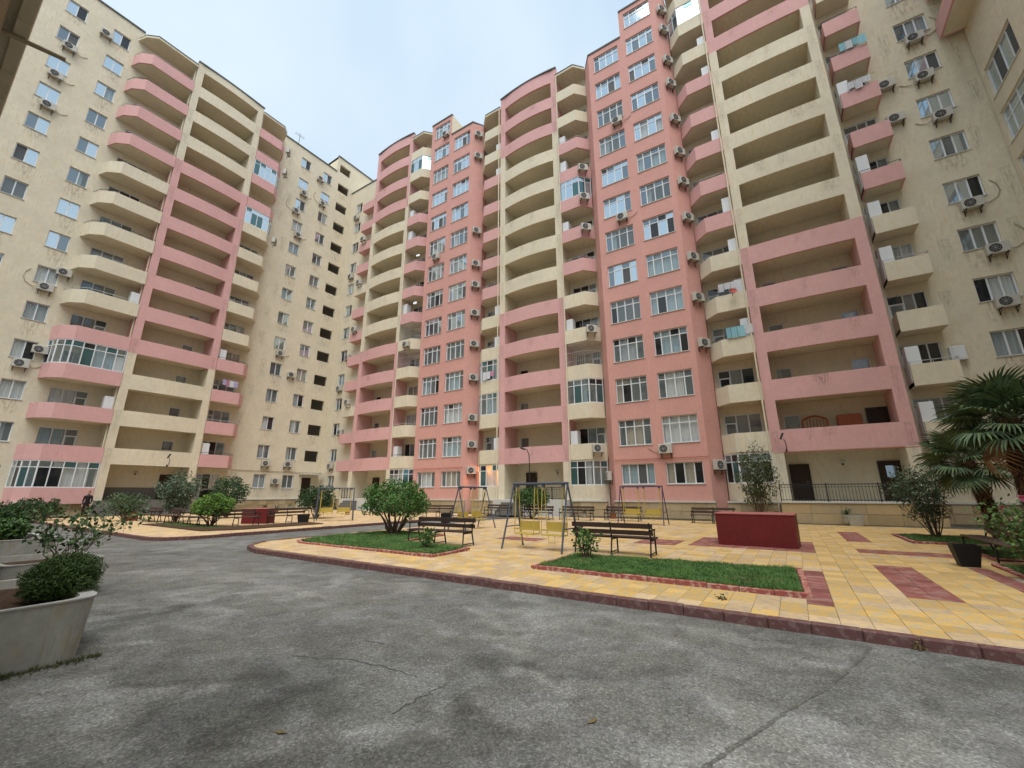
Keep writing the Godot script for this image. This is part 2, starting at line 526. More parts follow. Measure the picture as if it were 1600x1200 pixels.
# panes [x, y, w, h] and the frame mesh of a window of a kind
const KINDS := {
	"pair": {"w": 1.2, "h": 1.38, "cols": [0.5, 0.5], "tr": 0.0},
	"triple": {"w": 1.48, "h": 1.37, "cols": [0.34, 0.33, 0.33], "tr": 0.0},
	"four": {"w": 2.2, "h": 1.77, "cols": [0.2, 0.29, 0.29, 0.22], "tr": 0.42},
	"four_low": {"w": 2.2, "h": 1.34, "cols": [0.22, 0.28, 0.28, 0.22], "tr": 0.0},
	"small": {"w": 0.85, "h": 0.85, "cols": [1.0], "tr": 0.0},
	"small_pair": {"w": 0.95, "h": 0.85, "cols": [0.62, 0.38], "tr": 0.0},
	"wide": {"w": 3.2, "h": 2.05, "cols": [0.24, 0.26, 0.26, 0.24], "tr": 0.0},
	"wide_tr": {"w": 3.2, "h": 2.05, "cols": [0.2, 0.3, 0.3, 0.2], "tr": 0.6},
}

func frame_of(kind: String) -> Array:
	var key := "frame_" + kind
	if not cache.has(key):
		var d: Dictionary = KINDS[kind]
		var b := MB.new()
		var w: float = d.w; var h: float = d.h; var f := 0.055
		b.box(0, 0, -0.04, w, f, 0.04); b.box(0, h - f, -0.04, w, h, 0.04)
		b.box(0, f, -0.04, f, h - f, 0.04); b.box(w - f, f, -0.04, w, h - f, 0.04)
		var panes := []
		var x := f
		var inner := w - 2 * f
		var top := h - f
		if d.tr > 0:
			top = h - f - d.tr
			b.box(f, top - 0.03, -0.035, w - f, top + 0.03, 0.035)
		for i in d.cols.size():
			var pw: float = inner * d.cols[i]
			var x1 := x + pw
			if i < d.cols.size() - 1:
				b.box(x1 - 0.035, f, -0.038, x1 + 0.035, h - f, 0.038)
			var l := x + (0.0 if i == 0 else 0.035); var r := x1 - (0.0 if i == d.cols.size() - 1 else 0.035)
			panes.append([l, f, r - l, (top - (0.03 if d.tr > 0 else 0.0)) - f])
			if d.tr > 0: panes.append([l, top + 0.03, r - l, h - f - top - 0.03])
			x = x1
		cache[key] = [b.mesh(), panes]
	return cache[key]

func curtain(parent: Node, x: float, y: float, w: float, h: float, z: float) -> void:
	var pick: String = ["curtain_white", "curtain_white", "curtain_grey", "curtain_blue", "curtain_tan"][rng.randi() % 5]
	part(parent, "curtain", curtain_mesh(), M[pick], Transform3D(Basis.from_scale(Vector3(w, h, 1)), Vector3(x, y, z)))

# mode: 0 clear glass with curtains, 1 glass that mirrors the sky, 2 mixed
func window(parent: Node, kind: String, x: float, y: float, z: float, mode: int) -> MeshInstance3D:
	var fr := frame_of(kind)
	var d: Dictionary = KINDS[kind]
	var o := part(parent, "window", fr[0], M.white, put_at(x, y, z))
	var mirror := rng.randf()
	for p in fr[1]:
		var m: Material = M.clear
		var q := rng.randf()
		if mode == 1: m = M.sky_glass if q < 0.62 else (M.grey_glass if q < 0.85 else (M.screen if q < 0.95 else M.dark_glass))
		elif mode == 2: m = M.sky_glass if mirror < 0.5 and q < 0.6 else (M.grey_glass if q < 0.3 else M.clear)
		elif q < 0.08: m = M.dark_glass
		elif q < 0.14: m = M.screen
		part(o, "pane", unit_pane(), m, Transform3D(Basis.from_scale(Vector3(p[2], p[3], 1)), Vector3(p[0], p[1], 0)))
	if mode != 1:
		var q := rng.randf()
		var w: float = d.w; var h: float = d.h
		if q < 0.4: curtain(o, 0.06, 0.06, w - 0.12, h - 0.12, -0.14)
		elif q < 0.62: curtain(o, w * 0.22, 0.06, w * 0.5, h - 0.12, -0.14)
		elif q < 0.8: curtain(o, 0.06, 0.06, w * 0.33, h - 0.12, -0.14)
	return o

# balcony door with a window beside it; flip puts the door on the other side
func door_unit(parent: Node, x: float, y: float, z: float, w: float, flip: bool, mode: int) -> void:
	var key := "unit_%.2f_%s" % [w, flip]
	if not cache.has(key):
		var b := MB.new()
		var dw := 0.72; var f := 0.05; var top := 2.3; var sill := 0.86
		var panes := []
		b.box(0, 0.06, -0.04, f, top, 0.04); b.box(dw - f, 0.06, -0.04, dw, top, 0.04)
		b.box(f, top - f, -0.04, dw - f, top, 0.04); b.box(f, 0.06, -0.04, dw - f, 0.75, 0.03)
		b.box(f, 1.72, -0.045, dw - f, 1.80, 0.045)
		b.box(f, 0.75, -0.035, 2 * f, 1.72, 0.05); b.box(dw - 2 * f, 0.75, -0.035, dw - f, 1.72, 0.05)
		panes.append([2 * f, 0.75, dw - 4 * f, 0.97]); panes.append([f, 1.80, dw - 2 * f, top - f - 1.80])
		b.box(dw, top - f, -0.04, w, top, 0.04); b.box(dw, sill, -0.04, w, sill + f, 0.04); b.box(w - f, sill + f, -0.04, w, top - f, 0.04)
		var mid := (dw + w - f) / 2
		b.box(mid - 0.03, sill + f, -0.038, mid + 0.03, top - f, 0.038)
		panes.append([dw, sill + f, mid - 0.03 - dw, top - 2 * f - sill]); panes.append([mid + 0.03, sill + f, w - f - mid - 0.03, top - 2 * f - sill])
		cache[key] = [b.mesh(), panes]
	var basis := Basis.from_scale(Vector3(-1, 1, 1)) if flip else Basis()
	var o := Node3D.new()
	o.name = "balcony_door"
	parent.add_child(o, true)
	o.position = Vector3(x, y, z)
	var fm: ArrayMesh = cache[key][0]
	if flip:
		var fk := key + "f"
		if not cache.has(fk):
			var b2 := MB.new()
			var arr := fm.surface_get_arrays(0)
			var vv: PackedVector3Array = arr[Mesh.ARRAY_VERTEX]
			for i in range(0, vv.size(), 3):
				var a := Vector3(w - vv[i].x, vv[i].y, vv[i].z); var c := Vector3(w - vv[i + 1].x, vv[i + 1].y, vv[i + 1].z); var e := Vector3(w - vv[i + 2].x, vv[i + 2].y, vv[i + 2].z)
				b2.tri(a, c, e)
			cache[fk] = b2.mesh()
		fm = cache[fk]
	part(o, "frame", fm, M.white)
	for p in cache[key][1]:
		var px: float = w - p[0] - p[2] if flip else p[0]
		var q := rng.randf()
		var m: Material = M.clear if q < 0.6 else (M.dark_glass if q < 0.8 else M.grey_glass)
		if mode == 1 and q > 0.5: m = M.grey_glass
		part(o, "pane", unit_pane(), m, Transform3D(Basis.from_scale(Vector3(p[2], p[3], 1)), Vector3(px, p[1], 0)))
	if rng.randf() < 0.5:
		curtain(o, 0.75 if not flip else 0.05, 0.9, w - 0.8, 1.35, -0.12)

# colours of storey k for the parapets of the three kinds of stacks
func main_balcony(k: int) -> Material: return M.pink if k >= 6 and k <= 10 else M.cream
func wing_balcony(k: int) -> Material: return M.cream if k >= 5 and k <= 9 else M.pink
func main_band(k: int) -> Material: return M.cream if k >= 6 and k <= 10 else M.pink
func main_pier(k: int) -> Material: return M.pink if (k >= 1 and k <= 4) or k >= 11 else M.cream
func wing_band(k: int) -> Material: return M.pink if k >= 4 and k <= 10 else M.cream
func wing_pier(k: int) -> Material: return M.pink if k >= 4 and k <= 9 else M.cream

# stack of open galleries with a bowed front between two piers
func loggia(b: Node, cx: float, kmax: int, top: float, band: Callable, pier: Callable, wins: String, bow := 0.4, depth := 2.0) -> void:
	var ho := 2.6; var hx := 3.15; var bk := "%.2f" % bow
	var line := []
	for i in 13:
		var uu := lerpf(-1, 1, i / 12.0)
		line.append(Vector2(uu * ho, bow * (1 - uu * uu)))
	if not cache.has("band" + bk):
		var m := MB.new(); m.ribbon(line, 0.16, -0.29, 0.96); cache["band" + bk] = m.mesh()
		var s := MB.new()
		var poly := []
		for p: Vector2 in line: poly.append(Vector2(p.x * 0.999, p.y - 0.17))
		poly.append(Vector2(ho * 0.999, -depth)); poly.append(Vector2(-ho * 0.999, -depth))
		s.prism(poly, -0.2, 0.0); cache["slab" + bk] = s.mesh()
		var c := MB.new()
		var cl := []
		for p: Vector2 in line: cl.append(Vector2(p.x * (hx + 0.06) / ho, p.y + 0.06))
		c.ribbon(cl, 0.34, 0, 0.14); cache["loggia_cap" + bk] = c.mesh()
	for k in range(1, kmax + 1):
		part(b, "gallery_parapet", cache["band" + bk], band.call(k), put_at(cx, FL + k * ST, 0))
		part(b, "gallery_floor", cache["slab" + bk], M.cream, put_at(cx, FL + k * ST, 0))
	# top band and roof
	var tm := MB.new(); tm.ribbon(line, 0.16, FL + kmax * ST + 2.71, top)
	part(b, "gallery_parapet", tm.mesh(), band.call(kmax), put_at(cx, 0, 0))
	part(b, "gallery_floor", cache["slab" + bk], M.cream, put_at(cx, FL + kmax * ST + 2.95, 0))
	part(b, "cornice", cache["loggia_cap" + bk], M.cornice, put_at(cx, top, 0))
	# piers, one piece for each run of one colour
	for sgn in [-1, 1]:
		var y0 := 0.1; var cur: Material = pier.call(0)
		var ys := []
		for k in range(1, kmax + 1):
			ys.append([FL + k * ST - 0.29, band.call(k)]); ys.append([FL + k * ST + 0.96, pier.call(k)])
		ys.append([FL + kmax * ST + 2.71, band.call(kmax)])
		ys.append([top, null])
		for e in ys:
			if e[1] != cur:
				var pm := MB.new()
				var xa: float = sgn * ho; var xb: float = sgn * hx
				pm.box(minf(xa, xb), y0, -depth - 0.3, maxf(xa, xb), e[0], -0.002)
				part(b, "pier", pm.mesh(), cur, put_at(cx, 0, 0))
				y0 = e[0]; cur = e[1]
	# back wall with small windows
	var holes := []
	var spots := []
	for k in range(1, kmax + 1):
		for s in wins:
			var wx: float = {"l": -2.3, "r": 1.5, "m": 0.9}[s]
			var y := FL + k * ST + 1.2
			if k == 1 and s == "r": continue
			holes.append([wx, y, wx + 0.85, y + 0.85]); spots.append([wx, y])
	var wm := MB.new(); wm.wall(-ho, ho, 0.1, top - 0.3, -depth, holes, 0.12)
	part(b, "gallery_wall", wm.mesh(), M.loggia, put_at(cx, 0, 0))
	for s in spots:
		window(b, "small", cx + s[0], s[1], -depth - 0.09, 0)

# one balcony bay: plan line from one side to the other, storeys from..to
func balcony_bay(b: Node, line: Array, wall_z: float, k0: int, k1: int, colour: Callable, glazed: Array, bars: Array, rails: Array, lid: float) -> void:
	var pm := MB.new(); pm.ribbon(line, 0.11, -0.2, 0.93)
	var pmesh := pm.mesh()
	var sm := MB.new()
	var poly := []
	for p: Vector2 in line: poly.append(Vector2(p.x, p.y - 0.09) if p.y > wall_z + 0.3 else p)
	poly.append(Vector2((line[-1] as Vector2).x, wall_z + 0.003)); poly.append(Vector2((line[0] as Vector2).x, wall_z + 0.003))
	sm.prism(poly, -0.19, 0.0)
	var smesh := sm.mesh()
	for k in range(k0, k1 + 1):
		var o := part(b, "balcony", pmesh, colour.call(k), put_at(0, FL + k * ST, 0))
		part(o, "floor_slab", smesh, M.cream)
		if glazed.has(k): glaze(o, line, 0.93, 2.8, k)
		if bars.has(k): cage(o, line)
		elif rails.has(k): railing(o, line)
	var lm := MB.new()
	var poly2 := []
	for p: Vector2 in line: poly2.append(p + Vector2(0, 0.03))
	poly2.append(Vector2((line[-1] as Vector2).x, wall_z + 0.003)); poly2.append(Vector2((line[0] as Vector2).x, wall_z + 0.003))
	lm.prism(poly2, lid, lid + 0.22)
	var can := part(b, "canopy", lm.mesh(), M.cream)
	var em := MB.new()
	var l2 := []
	for p: Vector2 in line: l2.append(p + Vector2(0, 0.07))
	em.ribbon(l2, 0.2, lid + 0.222, lid + 0.3)
	part(can, "edge_trim", em.mesh(), M.cornice)

func glaze(o: Node, line: Array, y0: float, y1: float, k: int) -> void:
	var fm := MB.new()
	var panes := []
	for i in line.size() - 1:
		var a: Vector2 = line[i]; var e: Vector2 = line[i + 1]
		var len := a.distance_to(e)
		var ang := atan2(-(e.y - a.y), e.x - a.x)
		var t := Transform3D(Basis(Vector3.UP, ang), Vector3(a.x, 0, a.y))
		fm.t = t
		fm.box(0.0, y0, -0.09, len, y0 + 0.06, -0.02); fm.box(0.0, y1 - 0.06, -0.09, len, y1, -0.02)
		fm.box(0.0, y1 - 0.5, -0.085, len, y1 - 0.45, -0.025)
		var cols := maxi(1, int(round(len / 0.62)))
		for c in cols + 1:
			var x := len * c / cols
			fm.box(clampf(x - 0.03, 0.001, len - 0.06), y0 + 0.06, -0.088, clampf(x + 0.03, 0.06, len - 0.001), y1 - 0.06, -0.022)
		for c in cols:
			panes.append([t, len * c / cols + 0.03, y0 + 0.06, len / cols - 0.06, y1 - 0.56 - y0])
			panes.append([t, len * c / cols + 0.03, y1 - 0.45, len / cols - 0.06, 0.39])
	part(o, "glazing_frame", fm.mesh(), M.white)
	for p in panes:
		var q := rng.randf()
		var m: Material = M.clear
		if k >= 8: m = M.sky_glass if q < 0.6 else M.teal_glass
		elif q < 0.2: m = M.teal_glass
		elif q < 0.35: m = M.dark_glass
		part(o, "pane", unit_pane(), m, (p[0] as Transform3D) * Transform3D(Basis.from_scale(Vector3(p[3], p[4], 1)), Vector3(p[1], p[2], -0.055)))
	if k < 8:
		for i in line.size() - 1:
			var a: Vector2 = line[i]; var e: Vector2 = line[i + 1]
			if a.distance_to(e) < 1.2: continue
			part(o, "curtain", curtain_mesh(), M.curtain_blue if k > 0 else M.curtain_white, Transform3D(Basis.from_scale(Vector3(a.distance_to(e) * 0.6, y1 - y0 - 0.1, 1)), Vector3(a.x + a.distance_to(e) * 0.25, y0 + 0.05, a.y - 0.3)))

func cage(o: Node, line: Array) -> void:
	var m := MB.new()
	for i in line.size() - 1:
		var a: Vector2 = line[i]; var e: Vector2 = line[i + 1]
		var steps := maxi(2, int(a.distance_to(e) / 0.15))
		for s in steps + 1:
			var p := a.lerp(e, float(s) / steps)
			m.tube([Vector3(p.x, 0.93, p.y - 0.05), Vector3(p.x, 2.8, p.y - 0.05)], 0.011, 0.011, 4, false)
		for y in [1.3, 2.0, 2.7]:
			m.tube([Vector3(a.x, y, a.y - 0.05), Vector3(e.x, y, e.y - 0.05)], 0.012, 0.012, 4, false)
	part(o, "window_bars", m.mesh(), M.rail_white)

func railing(o: Node, line: Array) -> void:
	var m := MB.new()
	for i in line.size() - 1:
		var a: Vector2 = line[i]; var e: Vector2 = line[i + 1]
		m.tube([Vector3(a.x, 1.10, a.y - 0.05), Vector3(e.x, 1.10, e.y - 0.05)], 0.018, 0.018, 5, false)
		var steps := maxi(1, int(a.distance_to(e) / 0.8))
		for s in steps + 1:
			var p := a.lerp(e, float(s) / steps)
			m.tube([Vector3(p.x, 0.92, p.y - 0.05), Vector3(p.x, 1.11, p.y - 0.05)], 0.012, 0.012, 5, false)
	part(o, "railing", m.mesh(), M.rail_white if rng.randf() < 0.6 else M.rail)

# wall with a column (or more) of windows
func window_wall(b: Node, x0: float, x1: float, y1: float, z: float, cols: Array, mat: Material, called := "wall", extra := []) -> void:
	var holes := extra.duplicate()
	for c in cols:
		var d: Dictionary = KINDS[c.kind]
		for k in range(c.k0, c.k1 + 1):
			if c.get("skip", []).has(k): continue
			var kd: Dictionary = KINDS["four_low"] if c.kind == "four" and k == 0 else d
			var y: float = FL + k * ST + c.head - kd.h
			holes.append([c.x, y, c.x + kd.w, y + kd.h])
	var m := MB.new(); m.wall(x0, x1, 0.1, y1, z, holes, 0.2)
	part(b, called, m.mesh(), mat)
	var sill := MB.new()
	for c in cols:
		for k in range(c.k0, c.k1 + 1):
			if c.get("skip", []).has(k): continue
			var kind: String = "four_low" if c.kind == "four" and k == 0 else c.kind
			var kd: Dictionary = KINDS[kind]
			var y: float = FL + k * ST + c.head - kd.h
			var w := window(b, kind, c.x, y, z - 0.15, 0 if k < 5 else (1 if rng.randf() < 0.75 else 2))
			var sk := "sill_%.2f" % kd.w
			if not cache.has(sk):
				var s := MB.new(); s.box(-0.04, -0.035, 0.02, kd.w + 0.04, 0.012, 0.2); cache[sk] = s.mesh()
			part(w, "sill", cache[sk], M.offwhite)

func bar_roof(b: Node, x0: float, x1: float, y: float, zf: float, zb: float, mat: Material, over := 0.08) -> void:
	var m := MB.new(); m.box(x0, y - 0.4, zb, x1, y, zf - 0.005)
	part(b, "roof", m.mesh(), mat)
	var c := MB.new(); c.box(x0 + 0.003, y + 0.001, zf - 0.25, x1 - 0.003, y + 0.13, zf + over)
	part(b, "cornice", c.mesh(), M.cornice)

func side_wall(b: Node, x: float, y0: float, y1: float, zf: float, zb: float, mat: Material) -> void:
	var m := MB.new(); m.box(x - 0.1, y0, zb, x + 0.1, y1, zf)
	part(b, "side_wall", m.mesh(), mat)


# ------------------------------------------------------------------ the apartment blocks
func v2(a: float, b: float) -> Vector2: return Vector2(a, b)

func unit_holes(x: float, w: float, k0: int, k1: int) -> Array:
	var r := []
	for k in range(k0, k1 + 1): r.append([x, FL + k * ST + 0.06, x + w, FL + k * ST + 2.3])
	return r

# projecting bay with two window columns and slanted corners; the two halves may differ in height
func salmon_bay(b: Node, cx: float, topl: float, topr: float, kl: int, kr: int) -> void:
	var zf := 0.26; var zb := -0.75; var zw := -1.47
	window_wall(b, cx - 2.98, cx, topl, zf, [{"kind": "four", "x": cx - 2.5, "k0": 0, "k1": kl, "head": 2.34}], M.salmon, "bay_wall")
	window_wall(b, cx, cx + 2.98, topr, zf, [{"kind": "four", "x": cx + 0.42, "k0": 0, "k1": kr, "head": 2.34}], M.salmon, "bay_wall")
	for s in [[-1, topl], [1, topr]]:
		var m := MB.new()
		var t: float = s[1]
		var a := v2(cx - 3.7, zb); var e := v2(cx - 2.98, zf)
		if s[0] == 1: a = v2(cx + 2.98, zf); e = v2(cx + 3.7, zb)
		m.quad(Vector3(a.x, 0.1, a.y), Vector3(e.x, 0.1, e.y), Vector3(e.x, t, e.y), Vector3(a.x, t, a.y))
		var sx: float = cx + s[0] * 3.7
		if s[0] == 1: m.quad(Vector3(sx, 0.1, zb), Vector3(sx, 0.1, zw - 0.4), Vector3(sx, t, zw - 0.4), Vector3(sx, t, zb))
		else: m.quad(Vector3(sx, 0.1, zw - 0.4), Vector3(sx, 0.1, zb), Vector3(sx, t, zb), Vector3(sx, t, zw - 0.4))
		part(b, "slanted_wall", m.mesh(), M.salmon)
		# roof edge follows the plan
		var c := MB.new()
		var l := [v2(cx - 3.72, zb), v2(cx - 3.0, zf + 0.07), v2(cx - 0.01, zf + 0.07)] if s[0] == -1 else [v2(cx + 0.01, zf + 0.07), v2(cx + 3.0, zf + 0.07), v2(cx + 3.72, zb)]
		c.ribbon(l, 0.3, t, t + 0.14)
		part(b, "cornice", c.mesh(), M.cornice)
		var r := MB.new()
		if s[0] == -1: r.prism([v2(cx - 3.68, zb), v2(cx - 2.98, zf - 0.02), v2(cx, zf - 0.02), v2(cx, -14), v2(cx - 3.68, -14)], t - 0.3, t - 0.01)
		else: r.prism([v2(cx, zf - 0.02), v2(cx + 2.98, zf - 0.02), v2(cx + 3.68, zb), v2(cx + 3.68, -14), v2(cx, -14)], t - 0.3, t - 0.01)
		part(b, "roof", r.mesh(), M.loggia)
	var lo := minf(topl, topr)
	if topl != topr:
		var taller := -1 if topl > topr else 1
		var m := MB.new()
		m.box(cx - (0.0 if taller == 1 else 0.12), lo - 0.3, -14, cx + (0.12 if taller == 1 else 0.0), maxf(topl, topr) - 0.3, zf - 0.006)
		part(b, "side_wall", m.mesh(), M.salmon if taller == 1 else M.cream)
	for s in [[-1, topl], [1, topr]]:
		side_wall(b, cx + s[0] * 3.6, lo - 5.0, s[1] - 0.31, zb - 0.05, -14, M.cream)

func plinth(b: Node, x0: float, x1: float, z: float, top := FL - 0.12) -> void:
	# stone-clad foot of the wall, slab by slab
	var back := MB.new(); back.box(x0, 0.02, z - 0.3, x1, top, z - 0.05)
	part(b, "plinth", back.mesh(), M.mortar)
	var x := x0
	while x < x1 - 0.05:
		var w := minf(rng.randf_range(0.55, 0.85), x1 - x)
		if x1 - x - w < 0.3: w = x1 - x
		var half := rng.randf_range(0.42, 0.58) * (top - 0.12)
		for yy in [[0.12, 0.12 + half], [0.135 + half, top]]:
			var s := MB.new()
			var dz := rng.randf_range(-0.008, 0.012)
			s.box(x + 0.008, yy[0], z - 0.05, x + w - 0.008, yy[1] - 0.008, z + dz)
			part(b, "stone_slab", s.mesh(), M.stone[rng.randi() % 4])
		x += w
	var led := MB.new(); led.box(x0, top, z - 0.3, x1, top + 0.09, z + 0.06)
	part(b, "ledge", led.mesh(), M.offwhite)

func metal_fence(called: String, label: String, at: Vector3, turn: float, w: float, h := 0.88) -> void:
	var o := thing(called, label, "railing", at, turn)
	var r := MB.new()
	r.box(0, h - 0.04, -0.02, w, h, 0.02); r.box(0, 0.08, -0.015, w, 0.11, 0.015); r.box(0, h - 0.16, -0.012, w, h - 0.14, 0.012)
	part(o, "rail", r.mesh(), M.rail)
	var bar := MB.new(); bar.box(-0.008, 0.0, -0.008, 0.008, h - 0.04, 0.008)
	var bm := bar.mesh()
	var k := int(w / 0.13)
	for i in k + 1:
		part(o, "baluster", bm, M.rail, put_at(clampf(i * w / k, 0.01, w - 0.01), 0.0, 0))
	var post := MB.new(); post.box(-0.022, 0, -0.022, 0.022, h + 0.05, 0.022)
	var pm := post.mesh()
	for i in 4: part(o, "post", pm, M.rail, put_at(clampf(i * w / 3, 0.03, w - 0.03), 0.001, 0))

func door(b: Node, x: float, y: float, z: float, w := 0.9, h := 2.02, glass := false) -> void:
	var m := MB.new()
	m.box(0, 0, -0.03, w, h, 0.03)
	m.box(0.1, 1.15, 0.03, w - 0.1, h - 0.14, 0.045); m.box(0.1, 0.16, 0.03, w - 0.1, 1.02, 0.045)
	var o := part(b, "door", m.mesh(), M.door, put_at(x, y, z))
	var f := MB.new(); f.box(-0.06, 0, -0.02, 0, h + 0.06, 0.06); f.box(w, 0, -0.02, w + 0.06, h + 0.06, 0.06); f.box(0, h, -0.02, w, h + 0.06, 0.06)
	part(o, "frame", f.mesh(), M.bronze)
	var k := MB.new(); k.tube([Vector3(w - 0.1, 1.05, 0.04), Vector3(w - 0.1, 1.05, 0.09), Vector3(w - 0.2, 1.05, 0.09)], 0.012, 0.012, 6)
	part(o, "handle", k.mesh(), M.rail_white)
	if glass:
		part(o, "pane", unit_pane(), M.grey_glass, Transform3D(Basis.from_scale(Vector3(w - 0.5, 0.6, 1)), Vector3(0.25, 1.25, 0.055)))

func wall_lamp(b: Node, x: float, y: float, z: float) -> void:
	var m := MB.new()
	m.box(-0.05, -0.08, 0, 0.05, 0.08, 0.03)
	m.tube([Vector3(0, 0.0, 0.02), Vector3(0, 0.06, 0.16)], 0.015, 0.015, 6)
	var o := part(b, "wall_lamp", m.mesh(), M.bronze, put_at(x, y, z))
	var g := MB.new(); g.t = put_at(0, 0, 0.2)
	g.lathe([v2(0.02, 0.0), v2(0.11, 0.05), v2(0.13, 0.12), v2(0.09, 0.2), v2(0.0, 0.23)], 12)
	part(o, "lamp_shade", g.mesh(), M.glass_lamp)

# run of dirt below a sill, bracket or slab: x, top, plane, width, length
func stain(b: Node, x: float, y: float, z: float, w: float, l: float, rust: bool, turn := 0.0) -> void:
	if not cache.has("stain"):
		var m := MB.new()
		m.quad(Vector3(-0.5, -1, 0), Vector3(0.5, -1, 0), Vector3(0.5, 0, 0), Vector3(-0.5, 0, 0))
		# corners as tri() stores them: a, c, b / a, d, c
		m.u = PackedVector2Array([v2(0, 1), v2(1, 0), v2(1, 1), v2(0, 1), v2(0, 0), v2(1, 0)])
		cache.stain = m.mesh()
	var s := Vector3(w * (1 if rng.randf() < 0.5 else -1), l, 1)
	part(b, "weather_stain", cache.stain, M.stain_rust if rust else M.stain_dirt, Transform3D(Basis(Vector3.UP, turn) * Basis.from_scale(s), Vector3(x, y, z)))

func build_main() -> void:
	var b := thing("apartment_building", "long pink, salmon and cream apartment block with bowed galleries behind the playground", "building", Vector3(0, 0, -28.41), 0.0185)
	var zw := -1.47
	# rear core that closes the rooms
	var c := MB.new(); c.box(-45.4, 0, -14.5, 12.1, 40.0, zw - 1.15)
	part(b, "core", c.mesh(), M.core)
	# galleries
	loggia(b, -35.75, 13, 44.2, main_band, main_pier, "l", 0.2)
	loggia(b, -16.65, 12, 41.35, main_band, main_pier, "l", 0.24)
	loggia(b, 2.4, 13, 44.2, main_band, main_pier, "lr", 0.06)
	for q in [[-35.75, 44.2], [-16.65, 41.35], [2.4, 44.2]]:
		side_wall(b, q[0] - 3.04, 38.0, q[1] - 0.02, -0.15, -14, M.cream)
		side_wall(b, q[0] + 3.04, 38.0, q[1] - 0.02, -0.15, -14, M.cream)
		var r := MB.new(); r.box(q[0] - 2.9, q[1] - 0.5, -14, q[0] + 2.9, q[1] - 0.1, -0.2)
		part(b, "roof", r.mesh(), M.loggia)
	# salmon bays
	salmon_bay(b, -26.2, 43.0, 40.2, 13, 12)
	salmon_bay(b, -7.1, 40.1, 43.0, 12, 13)
	# recessed walls behind the balcony bays with a door and a window on each storey
	for q in [[-32.6, -29.9, 13, false], [-22.5, -19.8, 12, true], [-13.5, -10.8, 12, false], [-3.4, -0.75, 13, true]]:
		var holes := []
		var ux: float = q[0] + (0.25 if q[3] else 0.2)
		for k in range(1, q[2] + 1): holes.append([ux, FL + k * ST + 0.06, ux + 2.1, FL + k * ST + 2.3])
		var m := MB.new(); m.wall(q[0], q[1], 0.1, FL + (q[2] + 1) * ST, zw, holes, 0.15)
		part(b, "wall", m.mesh(), M.loggia)
		for k in range(1, q[2] + 1): door_unit(b, ux, FL + k * ST, zw - 0.1, 2.1, not q[3], 1 if k > 8 else 0)
	# balconies: one slanted corner against the bay
	var zf := 0.12
	balcony_bay(b, [v2(-32.6, zf), v2(-30.75, zf), v2(-29.95, -0.7)], zw, 1, 13, main_balcony, [12], [5, 4], [1, 2, 7, 8], FL + 14 * ST - 0.1)
	balcony_bay(b, [v2(-22.45, -0.7), v2(-21.65, zf), v2(-19.8, zf)], zw, 1, 12, main_balcony, [2, 3], [], [6, 9], FL + 13 * ST - 0.1)
	balcony_bay(b, [v2(-13.5, zf), v2(-11.65, zf), v2(-10.85, -0.7)], zw, 1, 12, main_balcony, [8, 2], [3], [10, 6], FL + 13 * ST - 0.1)
	balcony_bay(b, [v2(-3.35, -0.7), v2(-2.55, zf), v2(-0.75, zf)], zw, 1, 13, main_balcony, [12], [], [3, 7, 9], FL + 14 * ST - 0.1)
	# glazed ground-floor rooms under the balconies
	for q in [[v2(-32.6, zf - 0.05), v2(-30.75, zf - 0.05), v2(-29.95, -0.7)], [v2(-22.45, -0.7), v2(-21.65, zf - 0.05), v2(-19.8, zf - 0.05)], [v2(-13.5, zf - 0.05), v2(-11.65, zf - 0.05), v2(-10.85, -0.7)], [v2(-3.35, -0.7), v2(-2.55, zf - 0.05), v2(-0.75, zf - 0.05)]]:
		var m := MB.new(); m.ribbon(q, 0.16, 0.1, FL + 1.0)
		var o := part(b, "ground_room_wall", m.mesh(), M.cream)
		var k := MB.new(); k.ribbon(q, 0.16, FL + 2.72, FL + ST - 0.2)
		part(b, "lintel", k.mesh(), M.cream)
		glaze(o, q, FL + 1.0, FL + 2.72, 0)
	# narrow wall in the corner
	window_wall(b, -45.9, -38.85, 42.0, -1.2, [{"kind": "pair", "x": -44.2, "k0": 0, "k1": 12, "head": 2.42}], M.cream)
	bar_roof(b, -45.9, -38.85, 42.0, -1.2, -14, M.cream)
	# slim pink balconies between that wall and the first gallery
	for k in range(1, 13):
		var m := MB.new(); m.ribbon([v2(-41.6, -1.19), v2(-41.6, -0.35), v2(-38.92, -0.35)], 0.1, -0.2, 0.9)
		m.box(-41.5, -0.19, -1.19, -38.93, -0.02, -0.45)
		part(b, "balcony", m.mesh(), M.pink if k % 5 != 3 else M.cream, put_at(0, FL + k * ST, 0))
	# wall above the palms and its box balconies
	window_wall(b, 5.5, 12.35, 43.6, zw - 0.05, [{"kind": "triple", "x": 9.52, "k0": 0, "k1": 13, "head": 2.42}, {"kind": "triple", "x": 6.3, "k0": 0, "k1": 0, "head": 2.42}], M.cream, "wall", unit_holes(5.98, 1.65, 1, 13))
	bar_roof(b, 5.56, 12.3, 43.6, zw - 0.05, -14, M.cream)
	balcony_bay(b, [v2(6.0, zw - 0.04), v2(6.0, -0.35), v2(7.85, -0.35), v2(7.85, zw - 0.04)], zw - 0.045, 1, 13, main_balcony, [], [], [4, 6, 9, 10, 2], FL + 14 * ST - 0.2)
	for k in range(1, 14): door_unit(b, 5.98, FL + k * ST, zw - 0.15, 1.65, false, 0)
